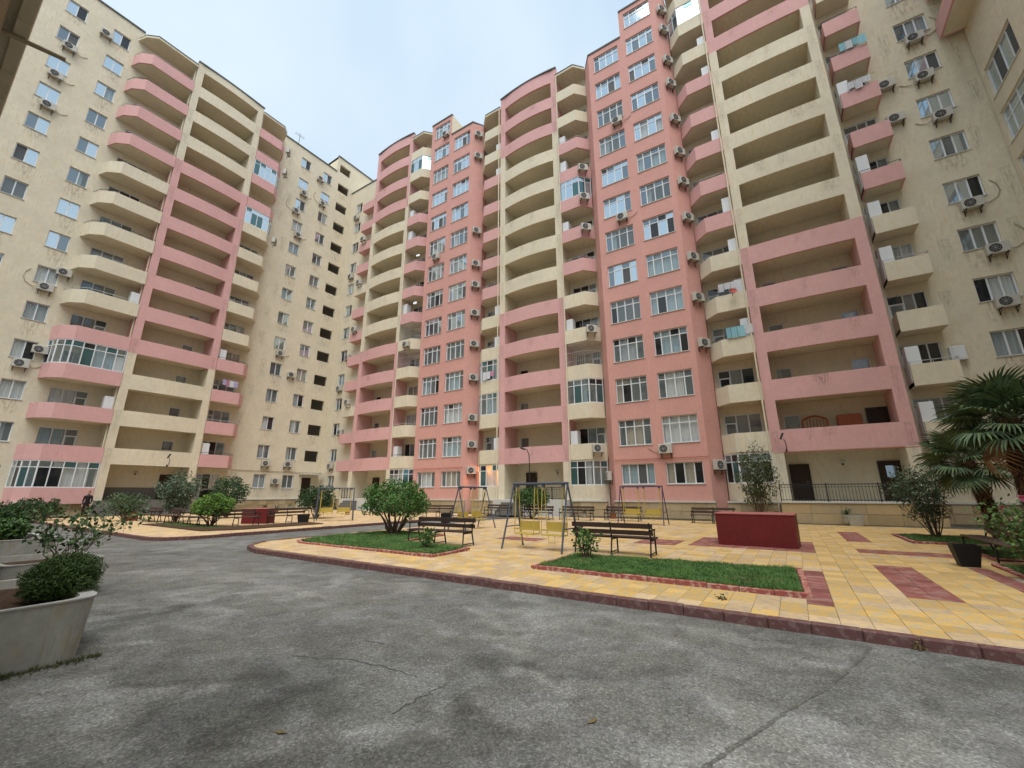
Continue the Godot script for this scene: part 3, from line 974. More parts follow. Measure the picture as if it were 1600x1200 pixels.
	# foot of the wall
	for q in [[-38.9, -32.6, -0.02], [-32.6, -29.9, 0.1], [-29.3, -23.1, 0.32], [-22.5, -19.8, 0.1], [-19.8, -13.5, -0.02], [-13.5, -10.8, 0.1], [-10.2, -4.0, 0.32], [-3.4, -0.8, 0.1], [5.6, 12.0, -1.35], [-45.0, -38.9, -1.1]]:
		plinth(b, q[0], q[1], q[2])
	# entrance of the gallery beside the palms: landing, doors, lamp
	var land := MB.new(); land.box(-0.72, 0.05, -2.0, 5.5, FL - 0.06, 1.70); land.box(-0.78, FL - 0.059, -1.99, 5.56, FL, 1.80)
	part(b, "landing", land.mesh(), M.offwhite)
	var x := -0.72
	while x < 5.45:
		var w := minf([0.95, 1.25, 0.8, 1.1][rng.randi() % 4], 5.5 - x)
		for yy in [[0.14, 0.62], [0.63, 1.12]]:
			var s := MB.new(); s.box(x + 0.006, yy[0], 1.70, x + w - 0.006, yy[1] - 0.006, 1.745 + rng.randf_range(-0.008, 0.01))
			part(b, "stone_slab", s.mesh(), M.stone[rng.randi() % 4])
		x += w
	door(b, 0.02, FL + 0.02, -1.96, 0.88); door(b, 4.1, FL + 0.02, -1.96, 0.92, 2.05, true)
	door(b, 4.1, FL + ST + 0.02, -1.96, 0.85)
	wall_lamp(b, 2.55, FL + 2.05, -1.99)
	for q in [-17.6, -36.6]:
		door(b, q - 0.7, FL + 0.02, -1.96, 0.88); wall_lamp(b, q + 2.1, FL + 2.0, -1.99)
		var l2 := MB.new(); l2.box(q + 0.95 - 3.1, 0.05, -2.0, q + 0.95 + 3.1, FL, 0.9)
		part(b, "landing", l2.mesh(), M.offwhite)
		for st in 5:
			var s := MB.new(); s.box(q - 1.2, 0.1, 0.9 + st * 0.28, q + 0.6, FL - 0.2 * (st + 1), 1.18 + st * 0.28)
			part(b, "step", s.mesh(), M.granite)
	# gas pipe along the ground floor
	var gp := MB.new()
	gp.tube([Vector3(-29.1, FL + 2.62, 0.33), Vector3(-23.3, FL + 2.62, 0.33)], 0.022, 0.022, 6)
	gp.tube([Vector3(-10.0, FL + 2.62, 0.33), Vector3(-4.1, FL + 2.62, 0.33)], 0.022, 0.022, 6)
	gp.tube([Vector3(-0.7, FL + 2.62, 0.46), Vector3(5.5, FL + 2.62, 0.46)], 0.022, 0.022, 6)
	part(b, "gas_pipe", gp.mesh(), M.orange_wood)
	# weathering
	for k in range(0, 13):
		var y := FL + k * ST + 1.03
		stain(b, 10.2, y, zw - 0.046, rng.randf_range(1.2, 1.7), rng.randf_range(0.8, 1.5), true)
		if rng.randf() < 0.6: stain(b, rng.randf_range(8.2, 9.2), y + 1.0, zw - 0.045, 0.6, rng.randf_range(1.0, 2.2), false)
		if rng.randf() < 0.6: stain(b, rng.randf_range(11.2, 12.0), y + 1.4, zw - 0.045, 0.5, rng.randf_range(1.0, 2.4), false)
		stain(b, -3.36, FL + k * ST + rng.randf_range(0.6, 1.6), -0.23 + 0.004, 0.6, rng.randf_range(0.8, 1.6), false, 0.95)
		stain(b, -22.46, FL + k * ST + rng.randf_range(0.6, 1.6), -0.23 + 0.004, 0.6, rng.randf_range(0.8, 1.6), false, 0.95)
		if k > 0:
			for cx in [2.4, -16.65, -35.75]:
				for n in 2: stain(b, cx + rng.randf_range(-2.2, 2.2), FL + k * ST + 0.955, 0.27 if cx < 0 else 0.066, rng.randf_range(0.3, 0.9), rng.randf_range(0.5, 1.0), rng.randf() < 0.3)
				for sx in [-2.87, 2.87]:
					if rng.randf() < 0.55: stain(b, cx + sx, FL + k * ST + 0.9, 0.002, 0.4, rng.randf_range(1.2, 2.4), false)
		stain(b, -43.6, y, -1.194, 1.0, rng.randf_range(0.8, 1.6), rng.randf() < 0.5)
	# rain pipes beside the piers
	for q in [-32.5, -19.9, -13.4, -0.85]:
		var rp := MB.new(); rp.tube([Vector3(0, 0.3, 0.06), Vector3(0, 40.0, 0.06)], 0.05, 0.05, 8)
		part(b, "rain_pipe", rp.mesh(), M.loggia, put_at(q, 0, 0.1))

func build_wing() -> void:
	var b := thing("apartment_building", "cream and pink apartment wing with curved balconies beside the corner stair openings", "building", Vector3(-43.87, 0, 0), PI / 2)
	var zw := -1.76
	var c := MB.new(); c.box(-30, 0, -14, 32.5, 42.5, zw - 2.4); c.box(26.42, 42.5, -9, 32.5, 46.0, zw - 1.9)
	part(b, "core", c.mesh(), M.core)
	# gallery stack: its own frame so that the shared shapes sit at the right place
	loggia(b, 12.67, 13, 43.75, wing_band, wing_pier, "m", 0.12)
	side_wall(b, 12.67 - 3.04, 41.0, 43.7, -0.15, -14, M.cream); side_wall(b, 12.67 + 3.04, 41.0, 43.7, -0.15, -14, M.cream)
	var r := MB.new(); r.box(9.7, 43.2, -14, 15.6, 43.6, -0.2); part(b, "roof", r.mesh(), M.loggia)
	# wall of paired windows
	window_wall(b, -30, 9.6, 44.3, zw, [{"kind": "pair", "x": 3.67, "k0": 0, "k1": 13, "head": 2.44}, {"kind": "pair", "x": 0.8, "k0": 0, "k1": 13, "head": 2.44}, {"kind": "pair", "x": -3.6, "k0": 0, "k1": 13, "head": 2.44}, {"kind": "pair", "x": -7.5, "k0": 0, "k1": 13, "head": 2.44}], M.cream, "wall", unit_holes(6.1, 2.1, 0, 13))
	bar_roof(b, -30, 5.6, 44.3, zw, -14, M.cream, 0.1)
	# stair wall
	var sh := []
	for k in range(1, 15): sh.append([26.6, FL + k * ST + 1.0, 28.2, FL + k * ST + 2.2])
	sh.append([26.6, FL + 0.03, 27.7, FL + 2.2])
	var cols := [{"kind": "pair", "x": 21.5, "k0": 0, "k1": 13, "head": 2.42}, {"kind": "pair", "x": 24.45, "k0": 0, "k1": 13, "head": 2.42}]
	window_wall(b, 15.7, 26.2, 43.9, zw, cols, M.cream, "wall", unit_holes(16.3, 2.1, 0, 13))
	var m := MB.new(); m.wall(26.2, 32.0, 0.1, 46.4, zw, sh, 0.25)
	part(b, "stair_tower_wall", m.mesh(), M.cream)
	var shaft := MB.new()
	shaft.box(26.2, 43.5, -9, 26.4, 46.4, zw - 0.01)
	part(b, "stair_tower_wall", shaft.mesh(), M.cream)
	bar_roof(b, 26.2, 32.0, 46.4, zw, -9, M.cream, 0.12)
	bar_roof(b, 18.9, 26.2, 43.9, zw, -14, M.cream, 0.1)
	door(b, 26.65, FL + 0.03, zw - 0.18, 1.0, 2.1)
	var can := MB.new(); can.box(26.2, FL + 2.5, zw + 0.01, 28.4, FL + 2.62, zw + 1.0)
	part(b, "canopy", can.mesh(), M.offwhite)
	# stairs seen as dark landings inside the openings
	for k in range(1, 15):
		var s := MB.new(); s.box(26.4, FL + k * ST + 0.55, zw - 1.9, 28.4, FL + k * ST + 0.7, zw - 0.4)
		part(b, "stair_landing", s.mesh(), M.core)
	# balconies
	for q in [[6.1, true], [16.3, false]]:
		for k in 14: door_unit(b, q[0], FL + k * ST, zw - 0.1, 2.1, q[1], 1 if k > 8 else 0)
	balcony_bay(b, [v2(5.3, zw + 0.01), v2(5.6, -0.75), v2(6.3, 0.05), v2(9.5, 0.05)], zw, 0, 13, wing_balcony, [3, 0], [], [5, 7, 8, 10, 11, 12, 13], FL + 14 * ST - 0.15)
	balcony_bay(b, [v2(15.85, 0.05), v2(18.2, 0.05), v2(18.85, -0.7), v2(19.1, zw + 0.01)], zw, 1, 13, wing_balcony, [9, 11], [], [1, 2, 4, 6, 12], FL + 14 * ST - 0.15)
	for q in [[-30.0, 5.4, zw + 0.1], [5.6, 9.5, -0.3], [15.9, 18.9, -0.3], [19.0, 26.2, zw + 0.1]]:
		plinth(b, q[0], q[1], q[2])
	# entrance under the gallery
	var land := MB.new(); land.box(9.6, 0.05, -2.0, 15.75, FL, 0.3)
	part(b, "landing", land.mesh(), M.granite)
	var dado := MB.new(); dado.box(10.1, FL, -1.99, 13.9, FL + 1.0, -1.95)
	part(b, "dado", dado.mesh(), M.granite)
	door(b, 13.95, FL + 0.02, -1.95, 0.95); wall_lamp(b, 12.2, FL + 2.1, -1.99)
	var gp := MB.new()
	gp.tube([Vector3(19.3, FL + 2.75, zw + 0.06), Vector3(31.0, FL + 2.75, zw + 0.06)], 0.025, 0.025, 6)
	part(b, "gas_pipe", gp.mesh(), M.gaspipe)
	for k in range(0, 14):
		for x in [0.8, 3.67, 21.5, 24.45]:
			if rng.randf() < 0.75: stain(b, x + 0.6 + rng.randf_range(-0.2, 0.2), FL + k * ST + 1.03, zw + 0.006, rng.randf_range(0.8, 1.4), rng.randf_range(0.7, 1.6), rng.randf() < 0.45)
		if rng.randf() < 0.7: stain(b, rng.randf_range(19.3, 20.8), FL + k * ST + 2.5, zw + 0.006, 0.7, rng.randf_range(1.2, 2.6), false)
		if rng.randf() < 0.5: stain(b, 27.4, FL + k * ST + 0.98, zw + 0.006, 1.5, rng.randf_range(0.7, 1.5), rng.randf() < 0.4)
		if k > 0:
			for sx in [-2.87, 2.87]:
				if rng.randf() < 0.5: stain(b, 12.67 + sx, FL + k * ST + 0.9, 0.003, 0.4, rng.randf_range(1.2, 2.4), false)
	for q in [9.45, 15.95]:
		var rp := MB.new(); rp.tube([Vector3(0, 0.3, 0), Vector3(0, 43.0, 0)], 0.05, 0.05, 8)
		part(b, "rain_pipe", rp.mesh(), M.loggia, put_at(q, 0, -0.3))

func build_end_wing() -> void:
	# wing that closes the court beside the palms, seen at a sharp angle
	var b := thing("apartment_building", "cream apartment wing with wide windows closing the court beside the palms", "building", Vector3(12.25, 0, 0), -PI / 2)
	var c := MB.new(); c.box(-30.0, 0, -12, 4.0, 41.5, -1.2)
	part(b, "core", c.mesh(), M.core)
	window_wall(b, -30.1, 4.0, 42.0, 0, [{"kind": "wide", "x": -29.7, "k0": 0, "k1": 7, "head": 2.4, "skip": [6, 3]}, {"kind": "wide_tr", "x": -29.7, "k0": 3, "k1": 6, "head": 2.4, "skip": [4, 5]},
		{"kind": "wide_tr", "x": -24.6, "k0": 0, "k1": 12, "head": 2.4}, {"kind": "pair", "x": -19.8, "k0": 0, "k1": 12, "head": 2.4}, {"kind": "wide", "x": -16.5, "k0": 0, "k1": 12, "head": 2.4}, {"kind": "pair", "x": -10.5, "k0": 0, "k1": 12, "head": 2.4}, {"kind": "wide", "x": -7.0, "k0": 0, "k1": 12, "head": 2.4}], M.cream)
	bar_roof(b, -30, 4.0, 42.0, 0, -12, M.cream)
	side_wall(b, 3.9, 0.1, 41.6, -0.02, -12, M.cream)
	balcony_bay(b, [v2(-29.9, 0.01), v2(-29.9, 1.1), v2(-26.6, 1.1), v2(-26.6, 0.01)], 0.0, 9, 12, func(_k): return M.pink, [], [], [], FL + 13 * ST)
	for k in range(9, 13): door_unit(b, -29.3, FL + k * ST, 0.06, 2.1, false, 1)
	plinth(b, -29.9, 3.9, 0.08)

func build_near_block() -> void:
	# low pavilion the photographer stands beside: its eave with a gutter pipe hangs over the footway
	var b := thing("low_pavilion", "low pavilion with a brown boarded eave and gutter pipe over the footway", "building", Vector3(0, 0, 1.5), PI)
	var cols := []
	for x in [3.0, 6.5, 10.0, 13.5]: cols.append({"kind": "wide", "x": x, "k0": 0, "k1": 0, "head": 1.9})
	window_wall(b, 1.5, 18.0, 4.28, 0, cols, M.cream)
	var c := MB.new(); c.box(1.6, 0, -6, 17.9, 4.27, -1.2)
	part(b, "core", c.mesh(), M.core)
	for x in [1.6, 17.9]: side_wall(b, x, 0.1, 4.27, -0.02, -6, M.cream)
	var s := MB.new(); s.box(1.2, 4.30, -6.2, 18.3, 4.46, 1.36)
	part(b, "roof", s.mesh(), M.soffit)
	for k in 9:
		var bd := MB.new(); bd.box(1.25, 4.275, 0.04 + k * 0.147, 18.25, 4.299, 0.175 + k * 0.147)
		part(b, "soffit_board", bd.mesh(), M.soffit)
	var e := MB.new(); e.box(1.2, 4.20, 1.361, 18.3, 4.56, 1.47)
	part(b, "fascia", e.mesh(), M.loggia)
	var d := MB.new()
	var x := 1.2
	while x < 18.3:
		var w := rng.randf_range(0.06, 0.3)
		d.box(x, 4.20 - rng.randf_range(0.004, 0.035), 1.415, minf(x + w, 18.3), 4.199, 1.465)
		x += w
	part(b, "plaster_edge", d.mesh(), M.loggia)
	var p := MB.new()
	p.tube([Vector3(1.4, 4.14, 1.33), Vector3(18.0, 4.10, 1.33)], 0.05, 0.05, 10)
	p.tube([Vector3(3.35, 4.13, 1.20), Vector3(3.28, 4.17, 1.62)], 0.013, 0.013, 8)
	p.tube([Vector3(3.42, 4.25, 1.28), Vector3(3.42, 4.08, 1.28)], 0.05, 0.05, 8)
	part(b, "gutter_pipe", p.mesh(), M.pipe)

func build_far_block() -> void:
	# block across the court, behind the photographer: the lower windows mirror it and it keeps the low sky off the galleries
	var b := thing("apartment_building", "cream apartment block across the court, mirrored in the lower windows", "building", Vector3(-17, 0, 34.0), PI)
	var c := MB.new(); c.box(-29.9, 0, -12, 29.9, 36.9, -0.9)
	part(b, "core", c.mesh(), M.core)
	var holes := []
	for i in 14:
		for k in 12:
			if (i + k * 3) % 7 != 6: holes.append([-28.0 + i * 4.1, FL + k * ST + 0.95, -26.3 + i * 4.1, FL + k * ST + 2.35])
	var w := MB.new(); w.wall(-30, 30, 0.0, 37.0, 0, holes, 0.2)
	part(b, "wall", w.mesh(), M.cream)
	for q in holes:
		part(b, "window", unit_pane(), M.dark_glass, Transform3D(Basis.from_scale(Vector3(q[2] - q[0], q[3] - q[1], 1)), Vector3(q[0], q[1], -0.12)))
	bar_roof(b, -30, 30, 37.3, 0, -12, M.cream)
	for x in [-29.95, 29.95]: side_wall(b, x, 0.0, 36.9, -0.02, -12, M.cream)


# ------------------------------------------------------------------ ground
# patches of another colour in the tiled paving: x0, z0, x1, z1
const PINK := [[1.19, -12.6, 1.83, -9.0], [1.19, -15.72, 3.1, -14.7], [1.19, -22.0, 1.83, -18.0], [-0.05, -11.0, 0.28, -7.8], [-2.85, -16.95, 0.28, -14.05], [2.74, -13.1, 3.06, -7.0], [-4.6, -15.2, -3.2, -13.7], [-9.0, -13.3, -7.4, -12.6], [5.2, -9.4, 6.5, -8.2]]

func lawn_shapes() -> Array:
	return [
		[v2(-13.4, -8.02), v2(-7.75, -8.12), v2(-7.85, -9.75), v2(-10.85, -10.0), v2(-11.2, -12.4), v2(-14.0, -12.5), v2(-14.55, -11.2), v2(-14.5, -9.2), v2(-14.1, -8.3)],
		[v2(-4.9, -8.13), v2(0.0, -8.16), v2(-0.1, -10.75), v2(-4.95, -10.35)],
		[v2(3.12, -7.2), v2(9.0, -7.2), v2(9.0, -13.3), v2(3.3, -13.7)],
		[v2(2.85, -18.3), v2(10.5, -18.3), v2(10.5, -21.5), v2(2.8, -21.5)],
		[v2(3.6, -14.6), v2(11.0, -14.6), v2(11.0, -18.0), v2(3.6, -18.0)],
	]

func build_ground() -> void:
	var g := MB.new(); g.quad(Vector3(-260, -0.03, 160), Vector3(260, -0.03, 160), Vector3(260, -0.03, -260), Vector3(-260, -0.03, -260))
	struct("ground", g.mesh(), M.ground)
	# asphalt with worn, pale and oily patches; finer near the camera
	var n1 := noise(0.16, 5, 4); var n2 := noise(0.55, 6, 4); var n3 := noise(1.6, 7, 3); var n4 := noise(0.3, 8, 3)
	var r := MB.new(); r.colored = true
	var sheets := [[-9.0, 6.0, -7.6, 1.4, 0.06], [-17.0, -9.0, -7.6, 1.4, 0.12], [6.0, 9.0, -7.6, 1.4, 0.12], [-46.0, -17.0, -30.0, 1.4, 0.5], [9.0, 12.2, -30.0, 1.4, 0.5], [-17.0, 9.0, -30.0, -7.6, 0.6], [-46.0, 12.2, 1.4, 3.0, 0.8]]
	for s in sheets:
		var nx := int(ceil((s[1] - s[0]) / s[4])); var nz := int(ceil((s[3] - s[2]) / s[4]))
		var cols := []
		for i in nx + 1:
			var row := PackedColorArray()
			for j in nz + 1:
				var x: float = lerpf(s[0], s[1], float(i) / nx); var z: float = lerpf(s[2], s[3], float(j) / nz)
				row.append(road_colour(x, z, n1, n2, n3, n4))
			cols.append(row)
		for i in nx:
			for j in nz:
				var x0: float = lerpf(s[0], s[1], float(i) / nx); var x1: float = lerpf(s[0], s[1], float(i + 1) / nx)
				var z0: float = lerpf(s[2], s[3], float(j) / nz); var z1: float = lerpf(s[2], s[3], float(j + 1) / nz)
				for q in [[x0, z1, i, j + 1], [x1, z0, i + 1, j], [x1, z1, i + 1, j + 1], [x0, z1, i, j + 1], [x0, z0, i, j], [x1, z0, i + 1, j]]:
					r.v.append(Vector3(q[0], 0, q[1])); r.n.append(Vector3.UP); r.c.append(cols[q[2]][q[3]])
	var road := struct("road", r.mesh(), M.asphalt)
	# cracks and a tar seam
	var ck := MB.new(); ck.colored = true; ck.col = Color(0.15, 0.148, 0.142)
	for path in [[v2(-4.66, -2.85), v2(-4.35, -2.97), v2(-4.03, -3.12), v2(-3.62, -3.19), v2(-3.07, -3.2)], [v2(-2.83, -3.24), v2(-2.86, -2.9), v2(-2.83, -2.56)], [v2(-4.41, -3.57), v2(-4.08, -3.61)]]:
		crack(ck, path, 0.005)
	ck.col = Color(0.28, 0.28, 0.27)
	crack(ck, [v2(0.45, -6.5), v2(0.32, -5.98), v2(0.03, -5.1), v2(-0.29, -4.35), v2(-0.44, -3.93), v2(-0.57, -3.61), v2(-0.71, -3.23), v2(-0.9, -2.6)], 0.02, 0.006)
	part(road, "crack", ck.mesh(), M.asphalt)
	# paved islands
	var a := [v2(-13.2, -6.55), v2(11.9, -6.72), v2(11.9, -26.4), v2(-15.3, -26.4), v2(-15.3, -8.4), v2(-15.0, -7.5), v2(-14.3, -6.85)]
	var w := [v2(-41.5, -5.9), v2(-20.2, -6.05), v2(-19.4, -6.35), v2(-19.05, -7.1), v2(-19.05, -26.4), v2(-41.5, -26.4)]
	for e in [[a, "pavement"], [w, "pavement"]]:
		var m := MB.new(); m.prism(inset(e[0], 0.1), 0.0, PV - 0.022)
		var o := struct(e[1], m.mesh(), M.mortar)
		kerbs(o, e[0])
	tiles(get_node("pavement"), a, true)
	tiles(get_child(get_child_count() - 1), w, false)
	# lawns
	var shapes := lawn_shapes()
	var labels := ["low lawn with a rounded end under the round evergreen bush", "rectangular lawn in front of the dark bench, edged with red bricks", "lawn bed under the rose bush behind the dark square pot", "narrow lawn at the foot of the oleander by the landing", "lawn strip below the palms behind the long benches"]
	for i in shapes.size(): lawn(shapes[i], labels[i], [800, 1000, 420, 260, 200][i])
	# bare bed with thin grass on the other island
	var bed := MB.new(); bed.prism([v2(-28.5, -8.3), v2(-21.2, -8.2), v2(-20.6, -9.5), v2(-20.8, -13.6), v2(-22.4, -13.8), v2(-22.6, -9.9), v2(-28.5, -9.9)], PV - 0.03, PV + 0.04)
	var bo := struct("planting_bed", bed.mesh(), M.soil)
	tufts(bo, [v2(-27.5, -9.6), v2(-27.5, -8.6), v2(-22, -8.6), v2(-22, -9.6)], 60, 0.10)

func crack(m: MB, path: Array, w: float, jit := 0.02) -> void:
	var fine := []
	for i in path.size() - 1:
		for s in 7:
			var p: Vector2 = (path[i] as Vector2).lerp(path[i + 1], s / 7.0)
			fine.append(p + Vector2(rng.randf_range(-1, 1), rng.randf_range(-1, 1)) * jit)
	for i in fine.size() - 1:
		var a: Vector2 = fine[i]; var b: Vector2 = fine[i + 1]
		var s := (b - a).normalized().orthogonal() * w * rng.randf_range(0.4, 1.1)
		m.quad(Vector3(a.x - s.x, 0.004, a.y - s.y), Vector3(a.x + s.x, 0.004, a.y + s.y), Vector3(b.x + s.x, 0.004, b.y + s.y), Vector3(b.x - s.x, 0.004, b.y - s.y))

# linear base colour of the asphalt: pale dust in wisps, dark oil and damp, cement spills
func road_colour(x: float, z: float, n1: FastNoiseLite, n2: FastNoiseLite, n3: FastNoiseLite, n4: FastNoiseLite) -> Color:
	var wx := x + n4.get_noise_2d(x * 2.0, z * 2.0) * 0.9 + n3.get_noise_2d(x, z) * 0.12
	var wz := z + n4.get_noise_2d(x * 2.0 + 31, z * 2.0) * 0.7 + n3.get_noise_2d(x + 9, z) * 0.12
	var push := 0.0
	for s in SPOTS:
		var d := Vector2((wx - s[0]) / s[2], (wz - s[1]) / s[3]).length()
		push += s[4] * clampf((1.25 - d) * 1.6, 0, 1)
	var pale := smoothstep(-0.02, 0.34, n2.get_noise_2d(wx, wz * 1.8) + push * 1.6) * smoothstep(-0.25, 0.2, n1.get_noise_2d(wx + 40, wz) + push * 2.0)
	var dark := smoothstep(0.02, 0.32, n2.get_noise_2d(wx + 77, wz * 1.6) - push * 1.6) * smoothstep(-0.15, 0.2, n1.get_noise_2d(wx - 33, wz) - push * 2.0)
	var v := 0.30 + push * 0.35 + n1.get_noise_2d(x * 0.7, z * 0.7) * 0.05 + pale * 0.11 - dark * 0.07 + n3.get_noise_2d(x * 2.2, z * 2.2) * 0.028 + n3.get_noise_2d(x * 6.0, z * 6.0) * 0.03
	v = clampf(v, 0.12, 0.6)
	var warm := clampf(n1.get_noise_2d(x - 70, z + 30), -1, 1) * 0.03
	return Color(v * (1.0 + warm), v, v * (0.97 - warm))

# patches copied from the photograph: x, z, half widths, change of tone
const SPOTS := [[-3.2, -2.2, 1.7, 0.9, -0.08], [-5.3, -0.9, 1.3, 0.7, 0.16], [0.5, -3.4, 1.7, 1.5, 0.12], [-3.5, -5.7, 5.0, 0.6, 0.09], [-9.5, -4.9, 3.0, 0.9, 0.06], [-1.9, -3.9, 1.5, 0.7, -0.05], [-3.16, -2.8, 0.55, 0.3, 0.12], [-3.15, -2.26, 0.5, 0.3, 0.14], [-6.6, -2.09, 0.35, 0.14, 0.2], [-5.5, -1.3, 1.1, 0.55, 0.14], [-5.1, -3.04, 0.35, 0.2, 0.12], [-3.5, -2.6, 0.4, 0.2, 0.08], [-3.1, -4.4, 1.2, 0.22, 0.11], [-0.2, -4.0, 1.6, 1.2, 0.07], [-5.7, -4.4, 1.5, 0.3, 0.10], [-9.5, -4.6, 1.8, 0.5, 0.06], [-2.1, -2.7, 0.3, 0.2, -0.09], [-0.9, -4.0, 0.5, 0.2, -0.10], [-1.6, -4.3, 0.9, 0.25, -0.12], [-5.7, -3.5, 1.3, 0.35, -0.10], [-8.15, -2.4, 0.9, 0.35, -0.14], [-5.0, -1.1, 0.3, 0.1, -0.12], [0.1, -5.1, 0.35, 0.15, -0.09], [-4.2, -2.3, 0.9, 0.5, -0.07], [-2.2, -3.6, 0.8, 0.25, -0.09], [-11.5, -5.0, 1.8, 0.6, -0.05]]

func inset(poly: Array, d: float) -> Array:
	var c := Vector2()
	for p: Vector2 in poly: c += p / poly.size()
	var r := []
	for p: Vector2 in poly:
		r.append(p + (c - p).normalized() * d * 1.2)
	return r

# kerb stones along an island's edge
func kerbs(o: Node, poly: Array) -> void:
	var k := poly.size()
	for i in k:
		var a: Vector2 = poly[i]; var b: Vector2 = poly[(i + 1) % k]
		if a.y < -20 and b.y < -20: continue
		var len := a.distance_to(b)
		var step := 0.48 if len > 2 else len / ceilf(len / 0.5)
		var ang := atan2(-(b.y - a.y), b.x - a.x)
		var x := 0.0
		while x < len - 0.01:
			var w := minf(step * rng.randf_range(0.92, 1.08), len - x)
			if len - x - w < 0.25: w = len - x
			var m := MB.new()
			var h := PV + 0.006 + rng.randf_range(-0.008, 0.008)
			var out := rng.randf_range(-0.008, 0.008)
			m.bbox(0.003, -0.02, -0.13, w - 0.003, h, out, 0.012)
			part(o, "kerb_stone", m.mesh(), M.kerb, Transform3D(Basis(Vector3.UP, ang), Vector3(a.x, 0, a.y) + Basis(Vector3.UP, ang) * Vector3(x, 0, 0)))
			x += w

func is_pink(x: float, z: float) -> bool:
	for p in PINK:
		if x > p[0] and x < p[2] and z > p[1] and z < p[3]: return true
	return false

func tiles(o: Node, poly: Array, near: bool) -> void:
	var sz := 0.3175
	var pts := PackedVector2Array()
	for p: Vector2 in inset(poly, 0.14): pts.append(p)
	var beds := []
	for l in lawn_shapes():
		var q := PackedVector2Array()
		for p: Vector2 in l: q.append(p)
		beds.append(q)
	var lo := pts[0]; var hi := pts[0]
	for p in pts:
		lo = lo.min(p); hi = hi.max(p)
	var list := []
	var i0 := int(floor((lo.x - 1.19) / sz)); var i1 := int(ceil((hi.x - 1.19) / sz))
	var j0 := int(floor((lo.y + 9.0) / sz)); var j1 := int(ceil((hi.y + 9.0) / sz))
	for i in range(i0, i1):
		for j in range(j0, j1):
			var c := v2(1.19 + (i + 0.5) * sz, -9.0 + (j + 0.5) * sz)
			if not Geometry2D.is_point_in_polygon(c, pts): continue
			var inside := false
			for q in beds:
				if Geometry2D.is_point_in_polygon(c, q): inside = true; break
			if not inside: list.append(c)
	list.sort_custom(func(p, q): return p.length_squared() < q.length_squared())
	var t := MB.new(); t.bbox(-sz / 2 + 0.002, -0.022, -sz / 2 + 0.002, sz / 2 - 0.002, 0.0, sz / 2 - 0.002, 0.003)
	var tm := t.mesh()
	var rest := {"yellow": [], "beige": [], "pink": []}
	var fade := noise(0.25, 77, 3)
	var made := 0
	for c: Vector2 in list:
		var kind := "pink" if is_pink(c.x, c.y) else "yellow"
		# the yellow coat is trodden off towards the road lane and along the kerb
		if kind == "yellow" and rng.randf() < clampf(0.12 - c.x * 0.07 + fade.get_noise_2d(c.x, c.y) * 0.7, 0.05, 0.85) + (0.35 if c.y > -7.1 else 0.0): kind = "beige"
		var f := Transform3D(Basis(Vector3.UP, rng.randf_range(-0.01, 0.01)) * Basis(Vector3.RIGHT, rng.randf_range(-0.006, 0.006)), Vector3(c.x, PV + rng.randf_range(-0.002, 0.002), c.y))
		if near and made < 300 and c.y > -16 and c.x > -14:
			part(o, "paving_tile", tm, M["tile_%s%d" % [kind, rng.randi() % 3]], f)
			made += 1
		else: rest[kind].append(f)
	for kind in rest:
		if rest[kind].is_empty(): continue
		var mm := MultiMesh.new()
		mm.transform_format = MultiMesh.TRANSFORM_3D; mm.use_colors = true
		mm.mesh = tm
		mm.instance_count = rest[kind].size()
		for i in rest[kind].size():
			mm.set_instance_transform(i, rest[kind][i])
			var v := rng.randf_range(0.74, 1.0)
			mm.set_instance_color(i, Color(v, v * rng.randf_range(0.97, 1.0), v * rng.randf_range(0.93, 1.0)))
		var n := MultiMeshInstance3D.new()
		n.name = "paving_tiles_%s" % kind
		n.multimesh = mm
		n.material_override = M["tile_" + kind]
		n.set_meta("kind", "stuff")
		o.add_child(n, true)

# ------------------------------------------------------------------ grass
func clump_mesh() -> Mesh:
	if not cache.has("clump"):
		var b := MB.new(); b.colored = true
		var rg := RandomNumberGenerator.new(); rg.seed = 4
		for k in 11:
			var a := rg.randf() * TAU
			var base := Vector3(cos(a), 0, sin(a)) * rg.randf() * 0.25
			var lean := Vector3(cos(a + rg.randf()), 0, sin(a + rg.randf())) * rg.randf_range(0.2, 0.9)
			var h := rg.randf_range(0.6, 1.0)
			var s := Vector3(-sin(a), 0, cos(a)) * 0.024
			var mid := base + Vector3(0, h * 0.6, 0) + lean * 0.25
			var tip := base + Vector3(0, h, 0) + lean * 0.75
			b.col = Color(1, 1, 1) * rg.randf_range(0.8, 1.15)
			b.quad(base - s, base + s, mid + s * 0.7, mid - s * 0.7)
			b.tri(mid - s * 0.7, mid + s * 0.7, tip)
		cache.clump = b.mesh()
	return cache.clump

